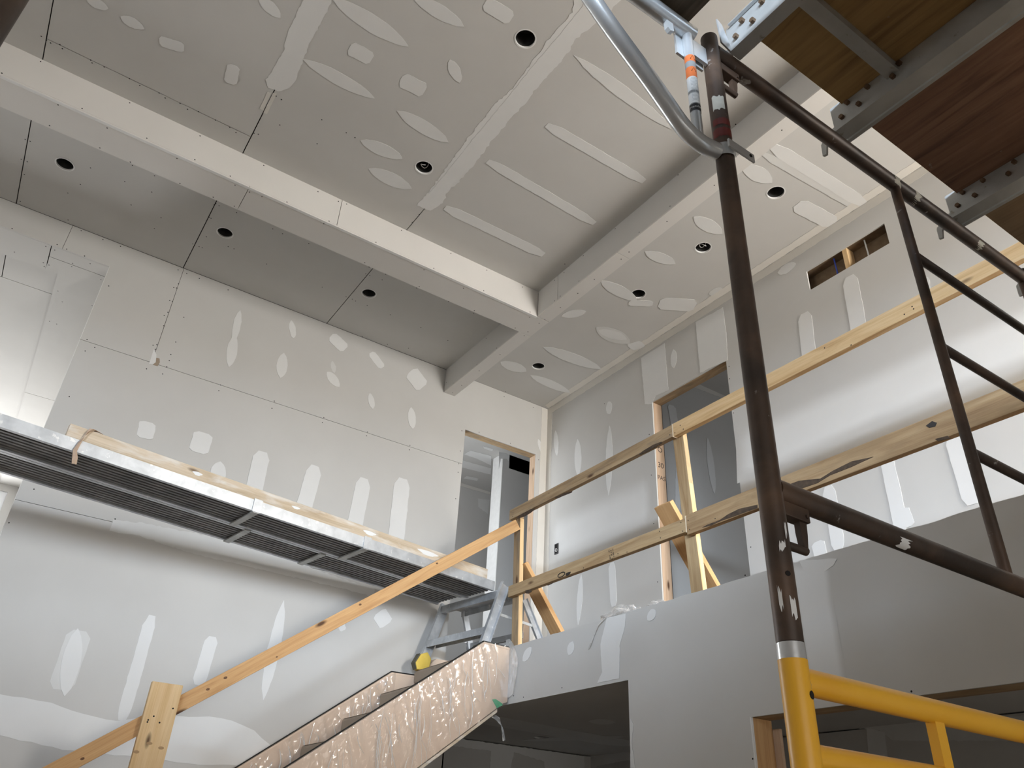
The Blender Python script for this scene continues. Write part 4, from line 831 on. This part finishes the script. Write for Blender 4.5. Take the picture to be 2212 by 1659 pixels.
lbox('step_lip', -0.170, -0.164, 0.004, LW-0.004, 1.468, 1.522, 'aluminium', sp_); lbox('step_lip', -0.076, -0.070, 0.004, LW-0.004, 1.476, 1.522, 'aluminium', sp_)
lbox('rear_brace', 0.24, 0.26, 0.03, LW-0.02, 1.52, 1.57, 'aluminium_dark'); lbox('rear_brace', 0.30, 0.32, 0.03, LW-0.02, 1.44, 1.475, 'aluminium_dark')
sa_, sb_ = ony((1077, 1326), 5.208), ony((1154, 1353), 5.228)
board('spreader_bar', sa_, sb_, (0, 0, 1), 0.022, 0.004, 'galvanized_dull', ld, 0.0005)
sa_, sb_ = ony((968, 1378), 5.93), ony((1008, 1386), 5.90)
board('spreader_bar', sa_, sb_, (0, 0, 1), 0.022, 0.004, 'galvanized_dull', ld, 0.0005)
for n, s_, bs in ((LW, -0.205, 1.0), (0.0, -0.227, 0.72)):
    c = lp(s_, n, 1.2745)
    q = [(-0.055*bs, 0.0), (0.055*bs, 0.0), (0.078*bs, 0.10*bs), (0.035*bs, 0.150*bs), (-0.030*bs, 0.125*bs), (-0.075*bs, 0.05*bs)]
    bt = MB().prism([c+pd.xy.to_3d()*a+pn*(-0.036)+Vector((0, 0, b_)) for a, b_ in q], pn*0.055).build('rubber_boot', 'boot_yellow', ld, bevel=0.008)
    q = [(a*bs, b_*bs) for a, b_ in ((-0.058, 0.0), (-0.083, 0.05), (-0.040, 0.128), (-0.033, 0.118), (-0.068, 0.05))]
    MB().prism([c+pd.xy.to_3d()*a+pn*(-0.030)+Vector((0, 0, b_)) for a, b_ in q], pn*0.05).build('boot_sole', 'boot_dark', bt)

# ---- crumpled film lying on the loft edge
def crumple(c, r, label, seed, sq):
    bm = bmesh.new(); bmesh.ops.create_icosphere(bm, subdivisions=4, radius=1.0)
    for v in bm.verts:
        n = mnoise.noise(v.co*2.2+Vector((seed, 0, 0))); n2 = mnoise.noise(v.co*5+Vector((0, seed, 0)))
        v.co *= 1+0.35*n+0.25*(0.5-abs(n2)); v.co = Vector((v.co.x*r[0], v.co.y*r[1], max(v.co.z, -0.5)*r[2]))
    me = bpy.data.meshes.new('plastic_sheet'); bm.to_mesh(me); bm.free(); me.materials.append(MATS['milky_plastic'])
    lo = min(v.co.z for v in me.vertices)
    o = link(bpy.data.objects.new('plastic_sheet', me), None, Matrix.Translation((c[0], c[1], c[2]-lo))); setp(o, label, 'plastic sheet', 'crumpled plastic on the loft edge'); return o
crumple((3.53, 4.02, ZL-0.012), (0.07, 0.17, 0.075), 'larger heap of crumpled clear plastic on the loft edge', 1.0, 1)
crumple((3.53, 3.66, ZL-0.012), (0.05, 0.09, 0.05), 'smaller crumpled plastic piece on the loft edge near the second post', 5.0, 1)
# torn paper tape hanging from the loft edge
tt = [FACE.w(*FACE.px(p), 0.006+0.012*(i % 2)) for i, p in enumerate(((1309, 1336), (1296, 1352), (1284, 1374), (1281, 1390), (1273, 1403)))]
vs = []
for p in tt: vs += [p+Vector((0, 0.008, 0)), p-Vector((0, 0.008, 0)), p+Vector((-0.0015, -0.008, 0)), p+Vector((-0.0015, 0.008, 0))]
o = MB().add(vs, [(4*i+j, 4*i+(j+1) % 4, 4*i+4+(j+1) % 4, 4*i+4+j) for i in range(4) for j in range(4)]).build('torn_tape', 'joint_compound'); setp(o, 'torn strip of white joint tape hanging from the loft edge', 'tape')
# ---- outlet box in the loft wall
ou, ov = RIGHT.px((1203, 1186))
ob = empty('outlet_box', (XR, ou, ov), 'open black electrical box in the wall near the corner', 'outlet box')
fr_ = 0.004
mb = MB()
for a, b_ in (((-.029, -.052), (.029, -.045)), ((-.029, .045), (.029, .052)), ((-.029, -.045), (-.022, .045)), ((.022, -.045), (.029, .045))): mb.box((XR-0.009, ou+a[0], ov+a[1]), (XR-0.0005, ou+b_[0], ov+b_[1]))
mb.build('collar', 'black_plastic', ob); boxpart('inside', (XR-0.0055, ou-.022, ov-.045), (XR-0.0005, ou+.022, ov+.045), 'dark_hole', ob)
MB().tube([(XR-0.009-0.003*math.sin(k), ou+0.012*math.cos(k*0.8), ov-0.012+0.016*math.sin(k*0.8)) for k in range(9)], 0.0026, 8).build('wire', 'wire_white', ob)

# ---- scaffold: rusty upper frame
PX, PY, TR = 1.050, 0.800, 0.0213
sf = empty('scaffold', (PX, PY, 0.30), 'rusty brown scaffold frame standing on the yellow frame', 'scaffold')
def tube(name, pts, r_, mat, parent, n=20): return MB().tube(pts, r_, n).build(name, mat, parent)
lg = tube('leg', [(PX, PY, 0.310), (PX, PY, 1.823)], TR, 'rusty_steel', sf, 28)
tube('leg', [(2.574, PY, 0.310), (2.574, PY, 1.823)], TR, 'rusty_steel', sf)
tc_ = tube('top_chord', [(PX+0.01, PY, 1.776), (2.57, PY, 1.790)], TR, 'rusty_steel', sf, 28)
tube('bottom_chord', [(PX+0.01, PY, 0.572), (2.57, PY, 0.572)], TR, 'rusty_steel', sf, 28)
tube('ladder_post', [(1.824, PY, 0.575), (1.824, PY, 1.78)], 0.0135, 'rusty_steel', sf)
for zz in (1.505, 1.195, 0.889): tube('rung', [(1.824, PY, zz), (2.57, PY, zz)], 0.0125, 'rusty_steel', sf)
def latch(z, par):
    mb = MB(); mb.box((PX+0.018, PY-0.012, z-0.012), (PX+0.085, PY+0.012, z+0.014)); l = mb.build('brace_lock', 'rusty_steel', par, bevel=0.002)
    MB().prism([(PX+0.062, PY-0.006, z), (PX+0.082, PY-0.006, z), (PX+0.079, PY-0.006, z-0.035), (PX+0.075, PY-0.006, z-0.06), (PX+0.066, PY-0.006, z-0.06), (PX+0.062, PY-0.006, z-0.03)], (0, 0.012, 0)).build('flip_arm', 'rusty_steel', l)
    MB().tube([(PX+0.076, PY-0.015, z-0.002), (PX+0.076, PY+0.015, z-0.002)], 0.004, 10).build('rivet', 'rusty_steel', l)
    MB().tube([(PX+0.015, PY, z-0.062), (PX+0.076, PY, z-0.062)], 0.0075, 14).build('stud', 'rusty_steel', par)
latch(0.538, sf); latch(1.722, sf)
def band(name, z0, z1, mat, parent, r_=TR+0.0008, a0=0, a1=360, cx=PX, cy=PY, jit=0.0):
    n = max(6, int(abs(a1-a0)/9)); vs = []
    for k in range(n+1):
        a = math.radians(a0+(a1-a0)*k/n); j0, j1 = random.uniform(-jit, jit), random.uniform(-jit, jit)
        vs += [(cx+r_*math.cos(a), cy+r_*math.sin(a), z0+j0), (cx+r_*math.cos(a), cy+r_*math.sin(a), z1+j1)]
    return MB().add(vs, [(2*k, 2*k+2, 2*k+3, 2*k+1) for k in range(n)]).build(name, mat, parent, smooth=True)
band('sticker', 1.530, 1.578, 'paper_sticker', lg, a0=185, a1=262, jit=0.004)
band('red_band', 1.478, 1.500, 'red_band', lg, a0=170, a1=300, jit=0.002); band('red_band', 1.440, 1.468, 'red_band', lg, a0=160, a1=300, jit=0.002)
for z0, a0, w, h in ((0.345, 240, 26, 0.03), (0.36, 195, 16, 0.03), (0.48, 262, 12, 0.02), (0.455, 225, 30, 0.012)):
    band('plaster_smear', z0, z0+h, 'paint_white', lg, a0=a0, a1=a0+w, jit=0.007)
u = 248; MB().tube([(PX+(TR-0.004)*math.cos(math.radians(u)), PY+(TR-0.004)*math.sin(math.radians(u)), 0.415), (PX+(TR+0.001)*math.cos(math.radians(u)), PY+(TR+0.001)*math.sin(math.radians(u)), 0.415)], 0.0045, 12).build('pin_hole', 'dark_hole', lg)
for x, a0, w in ((1.40, 200, 60), (1.90, 180, 110), (1.80, 170, 120), (2.25, 200, 80)):
    zc_ = 0.572 if x == 1.40 else 1.777+0.0092*(x-1.05); vs = []
    for k in range(9):
        a = math.radians(a0+w*k/8); vs += [(x+random.uniform(-.006, .006), PY+(TR+.0008)*math.cos(a), zc_+(TR+.0008)*math.sin(a)), (x+0.028+random.uniform(-.01, .01), PY+(TR+.0008)*math.cos(a), zc_+(TR+.0008)*math.sin(a))]
    MB().add(vs, [(2*k, 2*k+2, 2*k+3, 2*k+1) for k in range(8)]).build('plaster_smear', 'paint_white' if x == 1.40 else 'paper_sticker', tc_)
# ---- coupling pin and yellow lower frame
yf = empty('scaffold', (PX, PY, ZF), 'yellow painted scaffold frame at the bottom right', 'scaffold')
tube('coupling_collar', [(PX, PY, 0.284), (PX, PY, 0.309)], TR+0.0005, 'galvanized', yf, 28)
yl = tube('leg', [(PX, PY, ZF), (PX, PY, 0.284)], TR+0.0012, 'yellow_paint', yf, 32)
tube('leg', [(2.574, PY, ZF), (2.574, PY, 0.284)], TR+0.0012, 'yellow_paint', yf)
tube('top_chord', [(PX+0.01, PY, 0.256), (2.57, PY, 0.256)], 0.0205, 'yellow_paint', yf, 28)
tube('second_chord', [(PX+0.01, PY, 0.150), (2.57, PY, 0.150)], 0.0185, 'yellow_paint', yf, 28)
for x in (1.411, 1.81, 2.21): boxpart('strut', (x-0.0135, PY-0.009, 0.150), (x+0.0135, PY+0.009, 0.256), 'yellow_paint', yf)
for zz in (-0.65, -1.25): tube('rung', [(PX+0.01, PY, zz), (2.57, PY, zz)], 0.0185, 'yellow_paint', yf)
a = math.radians(285); MB().tube([(PX+(TR-0.003)*math.cos(a), PY+(TR-0.003)*math.sin(a), 0.232), (PX+(TR+0.0022)*math.cos(a), PY+(TR+0.0022)*math.sin(a), 0.232)], 0.0062, 14).build('pin_hole', 'dark_hole', yl)
# ---- scaffold deck planks: plywood in aluminium frames, hooked on the chord
def deck(x0, w, mat, label, first, bars, y_end=-1.33):
    """Plank framed by two channel rails; the right rail's lower flange turns outward under its neighbour."""
    r_ = empty('scaffold_plank', (x0+w/2, -0.27, 1.80), label, 'scaffold plank', 'plywood scaffold planks')
    zb_ = 1.813; zt2 = 1.902; xw = x0+w-0.045
    for sx, xx, f0, f1 in ((1, x0, x0, x0+(0.040 if first else 0.012)), (-1, xw, xw-0.005, x0+w)):
        web = MB().box((xx, y_end, zb_), (xx+sx*0.005, 0.79, zt2)).build('side_rail', 'galvanized_dull', r_)
        MB().box((f0, y_end, zb_-0.004), (f1, 0.79, zb_)).build('flange', 'galvanized_dull', web)
        if sx > 0: MB().box((xx-0.010 if first else xx, y_end, zt2-0.004), (xx+0.006, 0.775, zt2)).build('flange', 'galvanized', web)
        for yy, zz in ((0.76, 1.838), (0.735, 1.874), (0.705, 1.838), (0.67, 1.874), (0.60, 1.844), (0.575, 1.872)):
            if sx < 0 or first:
                xb_ = xx if sx > 0 else xx-0.005
                MB().tube([(xb_-0.010, yy, zz), (xb_, yy, zz)], 0.0075, 6).build('bolt', 'bolt_rust', web)
        if sx < 0 or first:
            MB().prism([(xx+0.010, 0.74, 1.820), (xx+0.010, 0.80, 1.8125), (xx+0.010, 0.832, 1.800), (xx+0.010, 0.838, 1.770), (xx+0.010, 0.850, 1.773), (xx+0.010, 0.848, 1.815), (xx+0.010, 0.82, 1.840), (xx+0.010, 0.74, 1.855)], (0.008, 0, 0)).build('hook', 'galvanized_dull', web)
    MB().box((x0+0.006, y_end+0.03, 1.887), (xw-0.006, 0.752, 1.899)).build('deck_panel', mat, r_)
    for yy in bars: MB().box((x0+0.006, yy-0.018, 1.853), (xw-0.006, yy+0.018, 1.886)).build('cross_bar', 'galvanized_dull', r_)
    return r_
deck(1.112, 0.480, 'ply_amber', 'leftmost scaffold plank overhead with amber plywood and bolted rail', True, (0.60, 0.0, -0.6))
deck(1.598, 0.575, 'ply_red', 'middle scaffold plank overhead with reddish plywood', False, (0.08, -0.5, -1.0))
deck(2.180, 0.480, 'ply_brown', 'rightmost scaffold plank overhead behind the riveted rail', False, (0.08, -0.5, -1.0))
# ---- galvanised side bracket on the pole
sb = empty('side_bracket', (0.97, PY, 1.39), 'shiny galvanised scaffold side bracket clamped to the brown pole', 'scaffold bracket')
q = ony((1450, 45), PY)
zt3 = q.z
tube('arm', [(0.40, PY, zt3), (0.985, PY, zt3)], 0.0213, 'galvanized', sb, 28)
lo = [ony(p, PY) for p in ((1556, 332), (1520, 314), (1493, 293), (1468, 265), (1440, 225), (1400, 168), (1325, 66), (1262, -25))]
lo[0] = Vector((PX-0.027, PY, lo[0].z))
sm_ = []
for i in range(len(lo)-1):
    for k in range(4):
        t_ = k/4; p0, p1, p2, p3 = lo[max(i-1, 0)], lo[i], lo[i+1], lo[min(i+2, len(lo)-1)]
        sm_.append(0.5*((2*p1)+(p2-p0)*t_+(2*p0-5*p1+4*p2-p3)*t_*t_+(3*p1-p0-3*p2+p3)*t_**3))
sm_ += [lo[-1], Vector((0.45, PY, zt3-0.01))]
tube('brace_tube', sm_, 0.0195, 'galvanized', sb, 24)
a0_, a1_ = ony((1486, 85), PY), ony((1507, 296), PY); ux = (a0_.x+a1_.x)/2
up_ = tube('upright', [(ux, PY, a1_.z-0.01), (ux, PY, zt3)], 0.0125, 'galvanized', sb, 24)
def zrow(y): return ony((1486+(y-85)*0.1, y), PY).z
def lab(y0, y1, mat): return band('label', zrow(y1), zrow(y0), mat, up_, r_=0.0131, a0=150, a1=335, cx=ux, cy=PY)
lab(128, 141, 'orange_label'); lab(141, 153, 'grey_label'); lab(153, 174, 'orange_label'); lab(174, 230, 'white_label'); lab(232, 246, 'black_label')
zr_ = (zrow(234)+zrow(244))/2; rr = 0.0136
def bend(c): a_ = math.radians(250)+c.x/rr; return Vector((ux+rr*math.cos(a_), PY+rr*math.sin(a_), zr_+c.y))
lettering('Metaltech', 0.010, None, 'white_label', up_, 'lettering', bend)
mb = MB()
for y in range(177, 228, 3):
    if y in (204, 207): continue
    n_ = 8; rr2 = 0.01335; z_ = zrow(y); a_s, a_e = 205, random.randint(275, 300); hh = 0.0011
    for k in range(n_):
        if random.random() < 0.12: continue
        b0, b1 = math.radians(a_s+(a_e-a_s)*k/n_), math.radians(a_s+(a_e-a_s)*(k+0.85)/n_)
        mb.add([(ux+rr2*math.cos(b0), PY+rr2*math.sin(b0), z_), (ux+rr2*math.cos(b1), PY+rr2*math.sin(b1), z_), (ux+rr2*math.cos(b1), PY+rr2*math.sin(b1), z_-hh), (ux+rr2*math.cos(b0), PY+rr2*math.sin(b0), z_-hh)], [(0, 1, 2, 3)])
o = mb.build('label_print', 'grey_label', up_, smooth=False); o['kind'] = 'stuff'
lab(203, 209, 'grey_label')
for y0 in (130, 156):    # warning triangles
    z0, z1 = zrow(y0+7), zrow(y0); rr3 = 0.0134; pts = []
    for s, zz in ((-0.006, z0), (0.006, z0), (0.0, z1)):
        a_ = math.radians(252)+s/rr3; pts.append((ux+rr3*math.cos(a_), PY+rr3*math.sin(a_), zz))
    MB().tube(pts+[pts[0]], 0.0006, 5).build('warning_sign', 'black_label', up_)
MB().box((PX-0.022, PY-0.034, 1.385), (PX+0.062, PY-0.029, 1.410)).build('clamp_ear', 'galvanized', sb, bevel=0.001)
MB().tube([(PX+0.048, PY-0.036, 1.3975), (PX+0.048, PY-0.0335, 1.3975)], 0.004, 10).build('ear_hole', 'dark_hole', sb)
band('clamp_saddle', 1.378, 1.415, 'galvanized', sb, r_=TR+0.004, a0=140, a1=300)
MB().prism([(PX+0.018, PY-0.024, 1.800), (PX+0.050, PY-0.024, 1.790), (PX+0.052, PY-0.024, 1.812), (PX+0.030, PY-0.024, 1.880), (PX+0.012, PY-0.024, 1.892)], (0, 0.004, 0)).build('hook_plate', 'galvanized', sb)
MB().box((ux+0.010, PY-0.004, 1.700), (PX-0.0225, PY+0.004, zt3-0.02)).build('gusset', 'galvanized', sb)
MB().box((ux-0.03, PY+0.010, 1.690), (PX-0.024, PY+0.016, zt3)).build('hook_plate', 'galvanized', sb)
qd = onz((1428, 72), zt3-0.03)
MB().prism([(qd.x-0.010, PY-0.006, zt3-0.018), (qd.x+0.010, PY-0.006, zt3-0.018), (qd.x+0.012, PY-0.006, zt3-0.048), (qd.x, PY-0.006, zt3-0.055), (qd.x-0.008, PY-0.006, zt3-0.048)], (0, 0.012, 0)).build('lock_tab', 'galvanized_dull', sb)
# dark walk board resting on the bracket arm
wb = empty('walk_board', (0.86, 0.2, zt3+0.022), 'dark weathered walk board end resting on the galvanised bracket', 'board')
e0 = onz((1483, 52), zt3+0.025); 
board('plank', (e0.x-0.115, PY+0.015, zt3+0.042), (e0.x-0.115, -1.3, zt3+0.042), (1, 0, 0), 0.23, 0.040, 'board_dark', wb)
# ---- another scaffold leg that just enters the upper left corner
q = ray((-2, 20)).normalized()*1.30
o = MB().tube([(q.x, q.y, ZF), (q.x, q.y, 1.95)], TR, 24).build('scaffold_pole', 'rusty_steel'); setp(o, 'rusty scaffold pole cutting the upper left corner of the picture', 'scaffold pole')
